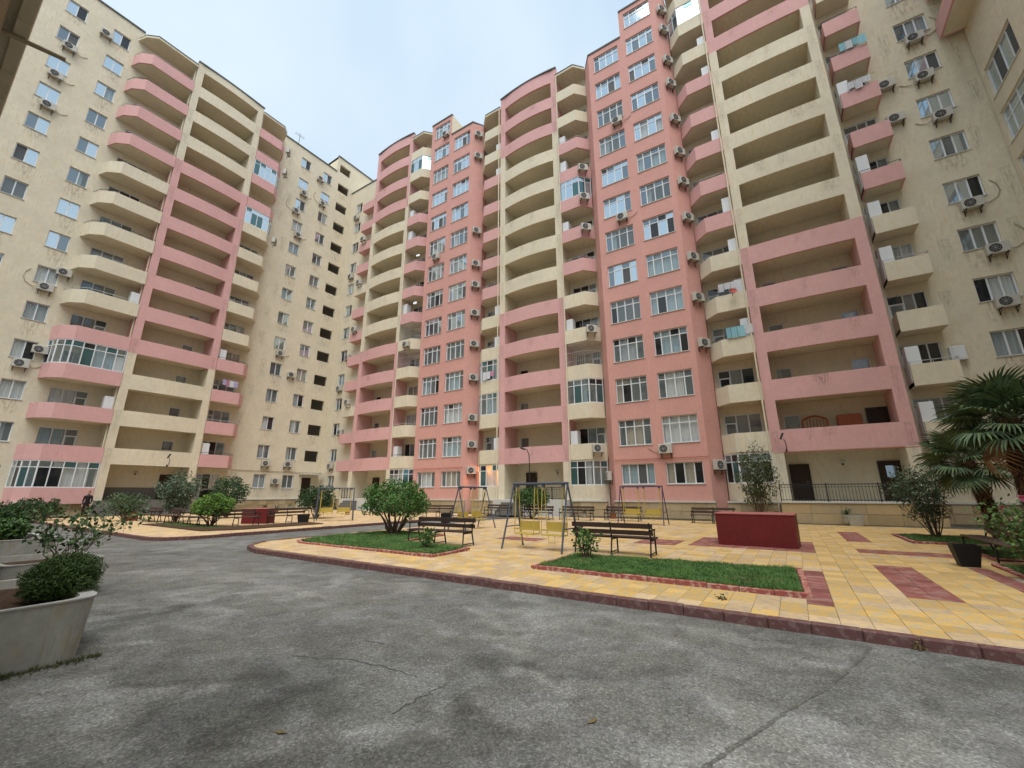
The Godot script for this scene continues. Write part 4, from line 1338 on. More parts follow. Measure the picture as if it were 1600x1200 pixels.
func tufts(o: Node, poly: Array, per_m2: float, h: float, dark := Color(0.065, 0.15, 0.04), light := Color(0.15, 0.28, 0.075)) -> void:
	var pts := PackedVector2Array()
	for p: Vector2 in poly: pts.append(p)
	var lo := pts[0]; var hi := pts[0]
	for p in pts:
		lo = lo.min(p); hi = hi.max(p)
	var n := noise(0.7, 17, 3)
	var list := []
	var total := int((hi.x - lo.x) * (hi.y - lo.y) * per_m2)
	for i in total:
		var c := v2(rng.randf_range(lo.x, hi.x), rng.randf_range(lo.y, hi.y))
		if Geometry2D.is_point_in_polygon(c, pts): list.append(c)
	var mm := MultiMesh.new()
	mm.transform_format = MultiMesh.TRANSFORM_3D; mm.use_colors = true
	mm.mesh = clump_mesh()
	mm.instance_count = list.size()
	for i in list.size():
		var c: Vector2 = list[i]
		var q := n.get_noise_2d(c.x * 2, c.y * 2)
		var s := h * rng.randf_range(0.6, 1.25) * (1.0 + q * 0.5)
		mm.set_instance_transform(i, Transform3D(Basis(Vector3.UP, rng.randf() * TAU).scaled(Vector3(h * 1.1, s, h * 1.1)), Vector3(c.x, PV + 0.02, c.y)))
		var gc := dark.lerp(light, clampf(0.5 + q * 0.9 + rng.randf_range(-0.25, 0.25), 0, 1))
		# dry and thin spots
		var dry := clampf(-n.get_noise_2d(c.x * 1.3 + 50, c.y * 1.3) * 2.2 - 0.25, 0, 1) * rng.randf()
		mm.set_instance_color(i, gc.lerp(Color(0.26, 0.24, 0.10), dry * 0.7))
	var g := MultiMeshInstance3D.new()
	g.name = "grass"
	g.multimesh = mm
	g.material_override = M.grass
	g.set_meta("kind", "stuff")
	o.add_child(g, true)

func lawn(poly: Array, label: String, per_m2: float) -> void:
	var o := thing("lawn", label, "lawn")
	var m := MB.new(); m.prism(inset(poly, 0.03), 0.02, PV + 0.03)
	part(o, "soil", m.mesh(), M.soil)
	var pts: Array = inset(poly, 0.12)
	tufts(o, pts, per_m2, 0.085)
	# brick edging
	for i in poly.size():
		var a: Vector2 = poly[i]; var b: Vector2 = poly[(i + 1) % poly.size()]
		var len := a.distance_to(b)
		var ang := atan2(-(b.y - a.y), b.x - a.x)
		var cnt := maxi(1, int(round(len / 0.5)))
		for k in cnt:
			var e := MB.new()
			e.bbox(0.004, 0.05, -0.09, len / cnt - 0.004, PV + 0.055 + rng.randf_range(-0.012, 0.008), 0.0, 0.008)
			part(o, "edging_brick", e.mesh(), M.lawn_kerb, Transform3D(Basis(Vector3.UP, ang), Vector3(a.x, 0, a.y) + Basis(Vector3.UP, ang) * Vector3(k * len / cnt, 0, rng.randf_range(-0.01, 0.01))))


# ------------------------------------------------------------------ street furniture
func bench(label: String, at: Vector3, turn: float, len := 2.15, arms := true, wood: Material = null) -> void:
	var o := thing("park_bench", label, "bench", at, turn, "benches of the court")
	var wd: Material = wood if wood else M.bench_wood
	# back at z = 0, seat towards +z
	for q in [[0.66, 0.78, -0.02, 0.0], [0.50, 0.61, 0.01, 0.0]]:
		var m := MB.new(); m.bbox(-len / 2, q[0], q[2] - 0.018, len / 2, q[1], q[2] + 0.018, 0.005)
		part(o, "back_slat", m.mesh(), wd)
	for k in 3:
		var m := MB.new(); m.bbox(-len / 2, 0.40, 0.09 + k * 0.145, len / 2, 0.438, 0.215 + k * 0.145, 0.006)
		part(o, "seat_slat", m.mesh(), wd)
	for x in [-len / 2 + 0.08, 0.0, len / 2 - 0.08]:
		var m := MB.new()
		m.tube([Vector3(x, 0, -0.06), Vector3(x, 0.40, 0.05), Vector3(x, 0.80, -0.045)], 0.022, 0.02, 6)
		m.tube([Vector3(x, 0, 0.50), Vector3(x, 0.39, 0.48)], 0.022, 0.022, 6)
		m.tube([Vector3(x, 0.37, 0.03), Vector3(x, 0.37, 0.5)], 0.02, 0.02, 6)
		m.tube([Vector3(x, 0.07, -0.04), Vector3(x, 0.07, 0.5)], 0.014, 0.014, 6)
		part(o, "leg", m.mesh(), M.bench_iron)
		if arms and x != 0.0:
			var a := MB.new()
			a.tube([Vector3(x, 0.38, 0.46), Vector3(x, 0.60, 0.47)], 0.018, 0.018, 6)
			a.bbox(x - 0.03, 0.60, 0.0, x + 0.03, 0.63, 0.5, 0.006)
			part(o, "armrest", a.mesh(), M.bench_iron)

func swing_set(label: String, at: Vector3, turn: float, w: float, h: float, spread: float, frame: Material, seats: int) -> void:
	var o := thing("swing_set", label, "swing", at, turn, "swings of the playground")
	for s in [-1, 1]:
		for d in [-1, 1]:
			var m := MB.new()
			m.tube([Vector3(s * (w / 2 + 0.06), 0, d * spread / 2), Vector3(s * w / 2, h, 0)], 0.027, 0.025, 8)
			part(o, "leg", m.mesh(), frame)
		var c := MB.new(); c.tube([Vector3(s * (w / 2 + 0.04), h * 0.33, -spread * 0.33), Vector3(s * (w / 2 + 0.04), h * 0.33, spread * 0.33)], 0.018, 0.018, 6)
		part(o, "brace", c.mesh(), frame)
	var t := MB.new(); t.tube([Vector3(-w / 2 - 0.03, h, 0), Vector3(w / 2 + 0.03, h, 0)], 0.038, 0.038, 10)
	part(o, "top_bar", t.mesh(), frame)
	for k in seats:
		var cx := lerpf(-w / 2, w / 2, (k + 0.5) / seats)
		var hw := w / seats * 0.36
		var hg := MB.new()
		for s in [-1, 1]: hg.box(cx + s * hw - 0.04, h - 0.10, -0.04, cx + s * hw + 0.04, h - 0.036, 0.04)
		part(o, "hanger", hg.mesh(), frame)
		var seat_y := 0.42
		for s in [-1, 1]:
			for d in [-0.16, 0.16]:
				var r := MB.new(); r.tube([Vector3(cx + s * hw, h - 0.1, d * 0.4), Vector3(cx + s * hw, seat_y, d)], 0.014, 0.014, 6)
				part(o, "hanging_rod", r.mesh(), M.swing_yellow)
		var m := MB.new(); m.bbox(cx - hw, seat_y - 0.03, -0.17, cx + hw, seat_y, 0.17, 0.006)
		part(o, "seat", m.mesh(), M.swing_yellow)
		var bk := MB.new()
		bk.box(cx - hw, seat_y + 0.06, -0.17, cx + hw, seat_y + 0.32, -0.15)
		bk.box(cx - hw, seat_y + 0.10, 0.15, cx + hw, seat_y + 0.14, 0.17)
		part(o, "backrest", bk.mesh(), M.swing_yellow)
		var ft := MB.new()
		ft.tube([Vector3(cx - 0.1, seat_y - 0.03, 0.15), Vector3(cx - 0.1, seat_y - 0.2, 0.16), Vector3(cx + 0.1, seat_y - 0.2, 0.16), Vector3(cx + 0.1, seat_y - 0.03, 0.15)], 0.013, 0.013, 6)
		part(o, "footrest", ft.mesh(), M.swing_yellow)

func red_stand(label: String, at: Vector3, turn: float, w: float, h: float, d: float) -> void:
	var o := thing("game_table", label, "table", at, turn)
	# masonry block that leans outward to its top, painted dark red
	var m := MB.new()
	var bx := w / 2; var tx := w / 2 + 0.01
	var p := [Vector3(-bx, 0, d / 2), Vector3(bx, 0, d / 2), Vector3(bx, 0, -d / 2), Vector3(-bx, 0, -d / 2), Vector3(-tx, h, d / 2), Vector3(tx, h, d / 2), Vector3(tx, h, -d / 2), Vector3(-tx, h, -d / 2)]
	m.quad(p[0], p[1], p[5], p[4]); m.quad(p[1], p[2], p[6], p[5]); m.quad(p[2], p[3], p[7], p[6]); m.quad(p[3], p[0], p[4], p[7])
	part(o, "base", m.mesh(), M.red_box)
	var t := MB.new(); t.bbox(-tx - 0.02, h, -d / 2 - 0.02, tx + 0.02, h + 0.03, d / 2 + 0.02, 0.008)
	part(o, "table_top", t.mesh(), M.red_edge)

func square_pot(called: String, label: String, at: Vector3, w0: float, w1: float, h: float, mat: Material, turn := 0.0) -> Node3D:
	var o := thing(called, label, "pot", at, turn)
	var m := MB.new()
	var a := w0 / 2; var b := w1 / 2; var c := w1 / 2 - 0.03
	for k in 4:
		m.t = Transform3D(Basis(Vector3.UP, k * PI / 2), Vector3.ZERO)
		m.quad(Vector3(-a, 0, a), Vector3(a, 0, a), Vector3(b, h, b), Vector3(-b, h, b))
		m.quad(Vector3(-b, h, b), Vector3(b, h, b), Vector3(c, h, c), Vector3(-c, h, c))
		m.quad(Vector3(-c, h, c), Vector3(c, h, c), Vector3(c, h - 0.08, c), Vector3(-c, h - 0.08, c))
	part(o, "shell", m.mesh(), mat)
	var s := MB.new(); s.quad(Vector3(-c, h - 0.07, c), Vector3(c, h - 0.07, c), Vector3(c, h - 0.07, -c), Vector3(-c, h - 0.07, -c))
	part(o, "soil", s.mesh(), M.soil)
	return o

# boat-shaped concrete planter, walls leaning out, x along its length
func planter(label: String, at: Vector3, turn: float, len: float, wid: float, h: float) -> void:
	var o := thing("concrete_planter", label, "planter", at, turn)
	var prof := []
	var k := 40
	for i in k:
		var a := TAU * i / k
		var e := 0.24
		prof.append(v2(signf(cos(a)) * pow(absf(cos(a)), e), -signf(sin(a)) * pow(absf(sin(a)), e)))
	var m := MB.new()
	var rings := []
	for r in [[0.965, 0.94, 0.0], [0.992, 0.985, h - 0.02], [1.0, 1.0, h - 0.015], [1.0, 1.0, h], [0.94, 0.86, h], [0.92, 0.84, h - 0.1]]:
		var ring := []
		for q: Vector2 in prof: ring.append(Vector3(q.x * r[0] * len / 2, r[2], q.y * r[1] * wid / 2))
		rings.append(ring)
	for r in rings.size() - 1:
		for i in k:
			var j := (i + 1) % k
			m.quad(rings[r][i], rings[r][j], rings[r + 1][j], rings[r + 1][i])
	part(o, "shell", m.mesh(), M.concrete)
	var s := MB.new()
	for i in k: s.tri(Vector3(0, h - 0.07, 0), rings[5][i], rings[5][(i + 1) % k])
	part(o, "soil", s.mesh(), M.soil)

func street_lamp(label: String, at: Vector3, turn: float, h: float) -> void:
	var o := thing("street_lamp", label, "lamp", at, turn, "court lamps")
	var m := MB.new()
	m.tube([Vector3(0, 0, 0), Vector3(0, h * 0.75, 0), Vector3(-0.03, h * 0.92, 0), Vector3(-0.14, h, 0.05), Vector3(-0.26, h + 0.06, 0.1)], 0.035, 0.025, 8)
	part(o, "pole", m.mesh(), M.rail)
	var l := MB.new(); l.t = Transform3D(Basis(Vector3.UP, -0.4) * Basis(Vector3.BACK, -0.35), Vector3(-0.42, h + 0.1, 0.16))
	l.bbox(-0.2, -0.05, -0.09, 0.2, 0.05, 0.09, 0.03)
	part(o, "lamp_head", l.mesh(), M.darkgrey)
	var g := MB.new(); g.t = l.t; g.box(-0.17, -0.062, -0.07, 0.1, -0.05, 0.07)
	part(o, "lamp_glass", g.mesh(), M.glass_lamp)

func bracket_lamp(label: String, at: Vector3, turn: float) -> void:
	var o := thing("bracket_lamp", label, "lamp", at, turn, "court lamps")
	var m := MB.new()
	m.box(-0.04, -0.08, -0.14, 0.04, 0.08, 0.0)
	m.tube([Vector3(0, 0, 0), Vector3(0.02, 0.15, 0.2), Vector3(0.0, 0.45, 0.32), Vector3(-0.06, 0.62, 0.36)], 0.022, 0.02, 8)
	part(o, "arm", m.mesh(), M.rail)
	var l := MB.new(); l.t = Transform3D(Basis(Vector3.BACK, 1.15), Vector3(-0.13, 0.78, 0.38))
	l.bbox(-0.2, -0.05, -0.08, 0.2, 0.05, 0.08, 0.03)
	part(o, "lamp_head", l.mesh(), M.darkgrey)

# ------------------------------------------------------------------ things on the facades
func ac_meshes() -> void:
	if cache.has("ac_case"): return
	var c := MB.new(); c.bbox(-0.42, 0, 0.06, 0.42, 0.58, 0.36, 0.02)
	cache.ac_case = c.mesh()
	var f := MB.new()
	f.t = Transform3D(Basis(Vector3.RIGHT, PI / 2), Vector3(-0.1, 0.29, 0.361))
	f.lathe([v2(0.0, 0.004), v2(0.215, 0.004), v2(0.215, 0.016), v2(0.235, 0.016), v2(0.235, 0.0)], 18)
	cache.ac_fan = f.mesh()
	var g := MB.new()
	g.t = Transform3D(Basis(), Vector3(-0.1, 0.29, 0.378))
	for r in [0.06, 0.12, 0.18]:
		var ring := []
		for k in 15: ring.append(Vector3(cos(TAU * k / 14), sin(TAU * k / 14), 0) * r)
		g.tube(ring, 0.005, 0.005, 4, false)
	for k in 4: g.tube([Vector3(cos(PI * k / 4), sin(PI * k / 4), 0) * -0.22, Vector3(cos(PI * k / 4), sin(PI * k / 4), 0) * 0.22], 0.005, 0.005, 4, false)
	cache.ac_guard = g.mesh()
	var b := MB.new()
	b.box(-0.015, -0.05, 0, 0.015, -0.01, 0.42); b.box(-0.015, -0.32, 0, 0.015, -0.05, 0.03)
	b.tube([Vector3(0, -0.3, 0.02), Vector3(0, -0.04, 0.36)], 0.012, 0.012, 5, false)
	cache.ac_bracket = b.mesh()

func air_conditioner(label: String, at: Vector3, turn: float, pipe := 0) -> void:
	ac_meshes()
	var o := thing("air_conditioner", label, "air conditioner", at, turn, "air conditioners on the facades")
	part(o, "case", cache.ac_case, M.casing)
	part(o, "fan", cache.ac_fan, M.black)
	part(o, "fan_guard", cache.ac_guard, M.rail_white)
	part(o, "bracket", cache.ac_bracket, M.rail, put_at(-0.3, 0, 0)); part(o, "bracket", cache.ac_bracket, M.rail, put_at(0.3, 0, 0))
	if pipe != 0:
		var m := MB.new()
		var s := float(signi(pipe))
		if absi(pipe) == 1: m.tube([Vector3(s * 0.42, 0.2, 0.15), Vector3(s * 0.6, 0.12, 0.06), Vector3(s * 0.85, 0.2, 0.03), Vector3(s * 1.1, 0.4, 0.03)], 0.022, 0.022, 6)
		else: m.tube([Vector3(s * 0.42, 0.2, 0.15), Vector3(s * 0.7, 0.2, 0.04), Vector3(s * 1.05, 0.4, 0.03), Vector3(s * 1.2, 0.75, 0.03), Vector3(s * 1.15, 1.2, 0.03), Vector3(s * 0.95, 1.5, 0.03)], 0.022, 0.022, 6)
		part(o, "coolant_pipe", m.mesh(), M.pipe)

func facade_things() -> void:
	var main := Transform3D(Basis(Vector3.UP, 0.0185), Vector3(0, 0, -28.41))
	var wing := Transform3D(Basis(Vector3.UP, PI / 2), Vector3(-43.87, 0, 0))
	# x along the wall, height of the unit's middle, wall plane, pipe
	var sets := [
		[wing, -1.76, 0.0, "on the cream wall of paired windows", [[1.65, 37.95, 1], [1.45, 34.76, 1], [1.6, 31.76, 1], [3.34, 41.39, 0], [4.35, 16.93, -2], [5.05, 18.5, 0, "beside the fifth-floor window of the cream wall with paired windows"], [4.3, 10.84, 1], [5.02, 12.09, 0, "beside the third-floor window of the cream wall with paired windows"]]],
		[wing, -1.76, 0.0, "on the cream wall beside the stair openings", [[24.04, 41.04, 0], [22.24, 37.57, 1], [24.72, 37.72, -2, "under the twelfth-floor window next to the stair openings"], [21.65, 34.71, -2], [22.28, 31.72, 1], [22.23, 16.7, 1], [23.75, 14.6, 0], [22.38, 4.71, 0], [24.7, 4.75, 0, "under the first-floor window next to the stair openings"], [23.61, 2.95, 0]]],
		[wing, -0.4, 0.9, "on the end of the wing's upper balcony", [[19.0, 40.6, 0], [19.0, 37.64, 0], [19.05, 28.69, 0]]],
		[main, -1.2, 0.0, "on the narrow cream corner wall", [[-43.73, 37.39, -1], [-43.61, 28.6, 0], [-43.63, 4.7, 0], [-43.51, 13.76, 0], [-42.5, 17.5, 0], [-42.45, 8.46, 0]]],
		[main, -0.35, 0.0, "on a slim corner balcony of the main block", [[-40.6, 26.5, 0], [-40.6, 20.4, 0], [-40.5, 11.6, 0], [-40.6, 32.5, 0]]],
		[main, -0.24, 0.95, "on the corner-side salmon bay's slanted wall", [[-22.86, 38.7, 0], [-22.86, 35.9, 0], [-22.86, 26.92, 0], [-22.86, 23.24, 0], [-22.86, 21.0, 0], [-22.86, 18.05, 0], [-22.86, 14.96, 0], [-22.86, 11.75, 0], [-22.86, 8.08, 0], [-22.86, 5.75, 0], [-22.86, 3.54, 0]]],
		[main, 0.26, 0.0, "under a corner-side salmon bay window", [[-26.9, 40.6, 0], [-27.5, 25.3, 0]]],
		[main, 0.12, 0.0, "on a bay-side balcony near the court corner", [[-31.2, 16.5, 0]]],
		[main, -0.02, 0.75, "on the mid balcony's slanted end", [[-11.35, 28.6, 0], [-11.35, 25.7, 0], [-11.35, 22.75, 0], [-11.35, 13.8, 0], [-11.35, 4.73, 0]]],
		[main, -0.35, -0.95, "on the palm-side salmon bay's hidden slant", [[-10.55, 2.8, 0]]],
		[main, 0.26, 0.0, "under a palm-side salmon bay window", [[-7.9, 31.4, 1], [-8.1, 22.3, 1], [-6.55, 4.4, -1]]],
		[main, -0.24, 0.95, "on the palm-side salmon bay's slanted wall", [[-3.76, 41.0, 0], [-3.76, 38.8, 0], [-3.76, 35.5, 0], [-3.76, 33.1, 0], [-3.76, 29.6, 0], [-3.76, 26.5, 0], [-3.76, 23.85, 0], [-3.76, 20.8, 0], [-3.76, 17.6, 0], [-3.76, 14.5, 0], [-3.76, 11.2, 0], [-3.76, 3.3, 0]]],
		[main, -1.52, 0.0, "on the cream wall above the palms", [[10.2, 28.86, 2], [10.1, 25.91, -1], [10.3, 22.88, -1], [10.3, 16.85, 2], [10.65, 13.95, 2], [10.4, 11.0, 0], [8.4, 26.3, 0, "beside the eighth-floor box balcony above the palms"], [8.4, 23.7, 0, "beside the seventh-floor box balcony above the palms"]]],
	]
	for s in sets:
		var f: Transform3D = s[0]
		for q in s[4]:
			var p := f * Vector3(q[0], q[1] - 0.29, s[1])
			var k := clampi(int((q[1] - FL) / ST), 0, 14)
			air_conditioner("white air conditioner " + q[3] if q.size() > 3 else "white air conditioner at %s-floor height %s" % [ORD[k], s[3]], p, f.basis.get_euler().y + s[2], q[2])
	# white cupboards standing on balconies
	var cup := [[wing, 9.15, -0.55, [5, 3, 2], "on the wing's slanted-end balcony"], [wing, 16.3, -0.55, [11, 4, 1], "on the wing's balcony towards the stairs"], [main, -1.1, -0.45, [3, 4, 5, 6, 8, 10, 11], "on the balcony beside the palm-side gallery"], [main, -20.15, -0.45, [1, 4, 5, 10, 11], "on the balcony beside the middle gallery"], [main, -13.15, -0.45, [1, 4, 7, 9, 10], "on the balcony across from the middle gallery"], [main, -32.2, -0.45, [1, 6, 9, 10], "on the balcony beside the corner gallery"], [main, 6.25, -0.8, [1, 2, 4, 5, 6, 8], "on the box balcony above the palms"]]
	for s in cup:
		for k in s[3]:
			var f: Transform3D = s[0]
			var h := 1.95 if k % 3 != 0 else 2.2
			var o := thing("storage_cupboard", "white upright cupboard %s, %s floor" % [s[4], ORD[k]], "cupboard", f * Vector3(s[1], FL + k * ST, s[2]), f.basis.get_euler().y, "cupboards on balconies")
			var m := MB.new(); m.bbox(-0.28, 0.02, -0.3, 0.28, h, 0.3, 0.012)
			part(o, "body", m.mesh(), M.white)
			for sx in [-0.14, 0.14]:
				var d := MB.new(); d.box(sx - 0.13, 0.08, 0.3, sx + 0.13, h - 0.06, 0.315)
				part(o, "door", d.mesh(), M.white)
	# laundry
	var wash := [[wing, 16.6, 1.9, 0.0, 3, "cloth_lilac", "lilac washing hanging at the wing's third-floor balcony"], [main, 6.4, 1.35, -0.25, 8, "cloth_white", "white and blue washing over the eighth-floor box balcony"], [main, 6.5, 1.5, -0.25, 9, "cloth_cyan", "pale cyan sheet hanging at the ninth-floor box balcony"], [main, -2.3, 1.6, 0.2, 4, "cloth_white", "white washing at the fourth-floor balcony by the palm-side gallery"], [main, -2.2, 1.5, 0.2, 3, "cloth_cyan", "pale washing at the third-floor balcony by the palm-side gallery"], [main, -21.4, 1.6, 0.2, 3, "cloth_white", "white washing at the third-floor balcony by the middle gallery"]]
	for s in wash:
		var f: Transform3D = s[0]
		var o := thing("laundry", s[6], "laundry", f * Vector3(s[1], FL + s[4] * ST, s[3]), f.basis.get_euler().y)
		var line := MB.new(); line.tube([Vector3(-0.1, s[2] + 0.12, 0), Vector3(1.35, s[2] + 0.12, 0)], 0.006, 0.006, 5)
		part(o, "line", line.mesh(), M.cable)
		var x := 0.0
		while x < 1.15:
			var w := rng.randf_range(0.22, 0.42)
			var names := ["cloth_white", s[5], s[5], "cloth_rose", "cloth_navy"]
			var h := rng.randf_range(0.45, 0.8)
			part(o, "cloth", curtain_mesh(), M[names[rng.randi() % (3 if rng.randf() < 0.7 else 5)]], Transform3D(Basis.from_scale(Vector3(w, h, 1)), Vector3(x, s[2] + 0.12 - h, 0.01)))
			x += w + 0.02
	# dishes
	for q in [[main, Vector3(-1.55, FL + 4 * ST + 0.9, 0.25), M.tank, "dark red satellite dish on the fourth-floor balcony by the palm-side gallery"], [main, Vector3(-30.4, FL + 8 * ST + 1.3, 0.0), M.white, "small white satellite dish on the eighth-floor balcony near the court corner"], [main, Vector3(-30.4, FL + 6 * ST + 1.7, 0.0), M.white, "small white satellite dish on the sixth-floor balcony near the court corner"], [main, Vector3(8.15, FL + 2 * ST + 1.1, -1.4), M.white, "white meter box beside the second-floor box balcony"]]:
		var f: Transform3D = q[0]
		if "meter" in q[3]:
			var o2 := thing("meter_box", q[3], "box", f * (q[1] as Vector3), 0.0185)
			var m := MB.new(); m.bbox(-0.3, 0, -0.12, 0.3, 0.75, 0.15, 0.02); part(o2, "case", m.mesh(), M.white)
			var d := MB.new(); d.box(-0.22, 0.08, 0.15, 0.22, 0.66, 0.165); part(o2, "door", d.mesh(), M.white)
			continue
		var o := thing("satellite_dish", q[3], "satellite dish", f * (q[1] as Vector3), 0.4)
		var m := MB.new(); m.t = Transform3D(Basis(Vector3.RIGHT, 1.15), Vector3(0, 0, 0.25))
		m.lathe([v2(0.0, 0.0), v2(0.12, 0.015), v2(0.21, 0.055), v2(0.215, 0.06), v2(0.12, 0.022), v2(0.0, 0.008)], 18)
		part(o, "reflector", m.mesh(), q[2])
		var a := MB.new(); a.tube([Vector3(0, -0.2, 0), Vector3(0, 0, 0.1), Vector3(0, 0, 0.24)], 0.02, 0.02, 6); a.tube([Vector3(0, -0.2, 0.3), Vector3(0, 0.05, 0.62)], 0.01, 0.01, 5)
		part(o, "arm", a.mesh(), M.rail)
	# aerial on the wing's roof
	var an := thing("roof_aerial", "thin television aerial on the cream wing's roof edge", "aerial", wing * Vector3(21.1, 44.0, -2.4), PI / 2)
	var mast := MB.new(); mast.tube([Vector3(0, 0, 0), Vector3(0, 2.2, 0)], 0.03, 0.025, 6); part(an, "mast", mast.mesh(), M.rail)
	var el := MB.new()
	el.tube([Vector3(-0.6, 1.9, 0), Vector3(0.6, 1.9, 0)], 0.015, 0.015, 5)
	for k in 6: el.tube([Vector3(-0.5 + k * 0.2, 1.9, -0.3), Vector3(-0.5 + k * 0.2, 1.9, 0.3)], 0.01, 0.01, 5)
	part(an, "elements", el.mesh(), M.rail)
	# things kept on the first-floor gallery
	var cab := thing("wooden_cupboard", "orange wooden cupboard on the first-floor gallery by the palms", "cupboard", main * Vector3(3.0, FL + ST, -1.55), 0.0185)
	var cm := MB.new(); cm.bbox(-0.35, 0, -0.25, 0.75, 1.75, 0.25, 0.015); part(cab, "body", cm.mesh(), M.orange_wood)
	for sx in [-0.31, 0.03, 0.4]:
		var d := MB.new(); d.box(sx, 0.1, 0.25, sx + 0.3, 1.68, 0.27); part(cab, "door", d.mesh(), M.orange_wood)
	var hb := thing("headboard", "arched wooden bed headboard leaning on the first-floor gallery wall", "headboard", main * Vector3(1.0, FL + ST, -1.7), 0.0185)
	var hm := MB.new()
	for x in [0.0, 1.2]: hm.box(x - 0.05, 0, -0.04, x + 0.05, 1.6, 0.04)
	var arch := []
	for k in 9: arch.append(Vector3(k * 0.15, 1.62 + 0.22 * sin(PI * k / 8), 0))
	hm.tube(arch, 0.06, 0.06, 6)
	for k in 6: hm.box(0.2 + k * 0.16, 1.0, -0.02, 0.24 + k * 0.16, 1.66, 0.02)
	hm.box(0.05, 0.96, -0.03, 1.15, 1.03, 0.03)
	part(hb, "frame", hm.mesh(), M.orange_wood)
	# lit room
	var lr := thing("ceiling_lamp", "glowing warm ceiling lamp inside the ground-floor room by the middle gallery", "lamp", main * Vector3(-20.9, FL + 2.3, -0.6), 0.0)
	var bulb := MB.new(); bulb.lathe([v2(0, -0.09), v2(0.07, -0.06), v2(0.09, 0), v2(0.07, 0.06), v2(0, 0.09)], 12); part(lr, "bulb", bulb.mesh(), M.lamp)
	var cord := MB.new(); cord.tube([Vector3(0, 0.08, 0), Vector3(0, 0.42, 0)], 0.008, 0.008, 5); part(lr, "cord", cord.mesh(), M.cable)
	var li := OmniLight3D.new(); li.name = "lamp_light"; li.light_color = Color(1.0, 0.62, 0.3); li.light_energy = 1.6; li.light_size = 0.09; li.shadow_enabled = true; li.omni_range = 8
	lr.add_child(li)

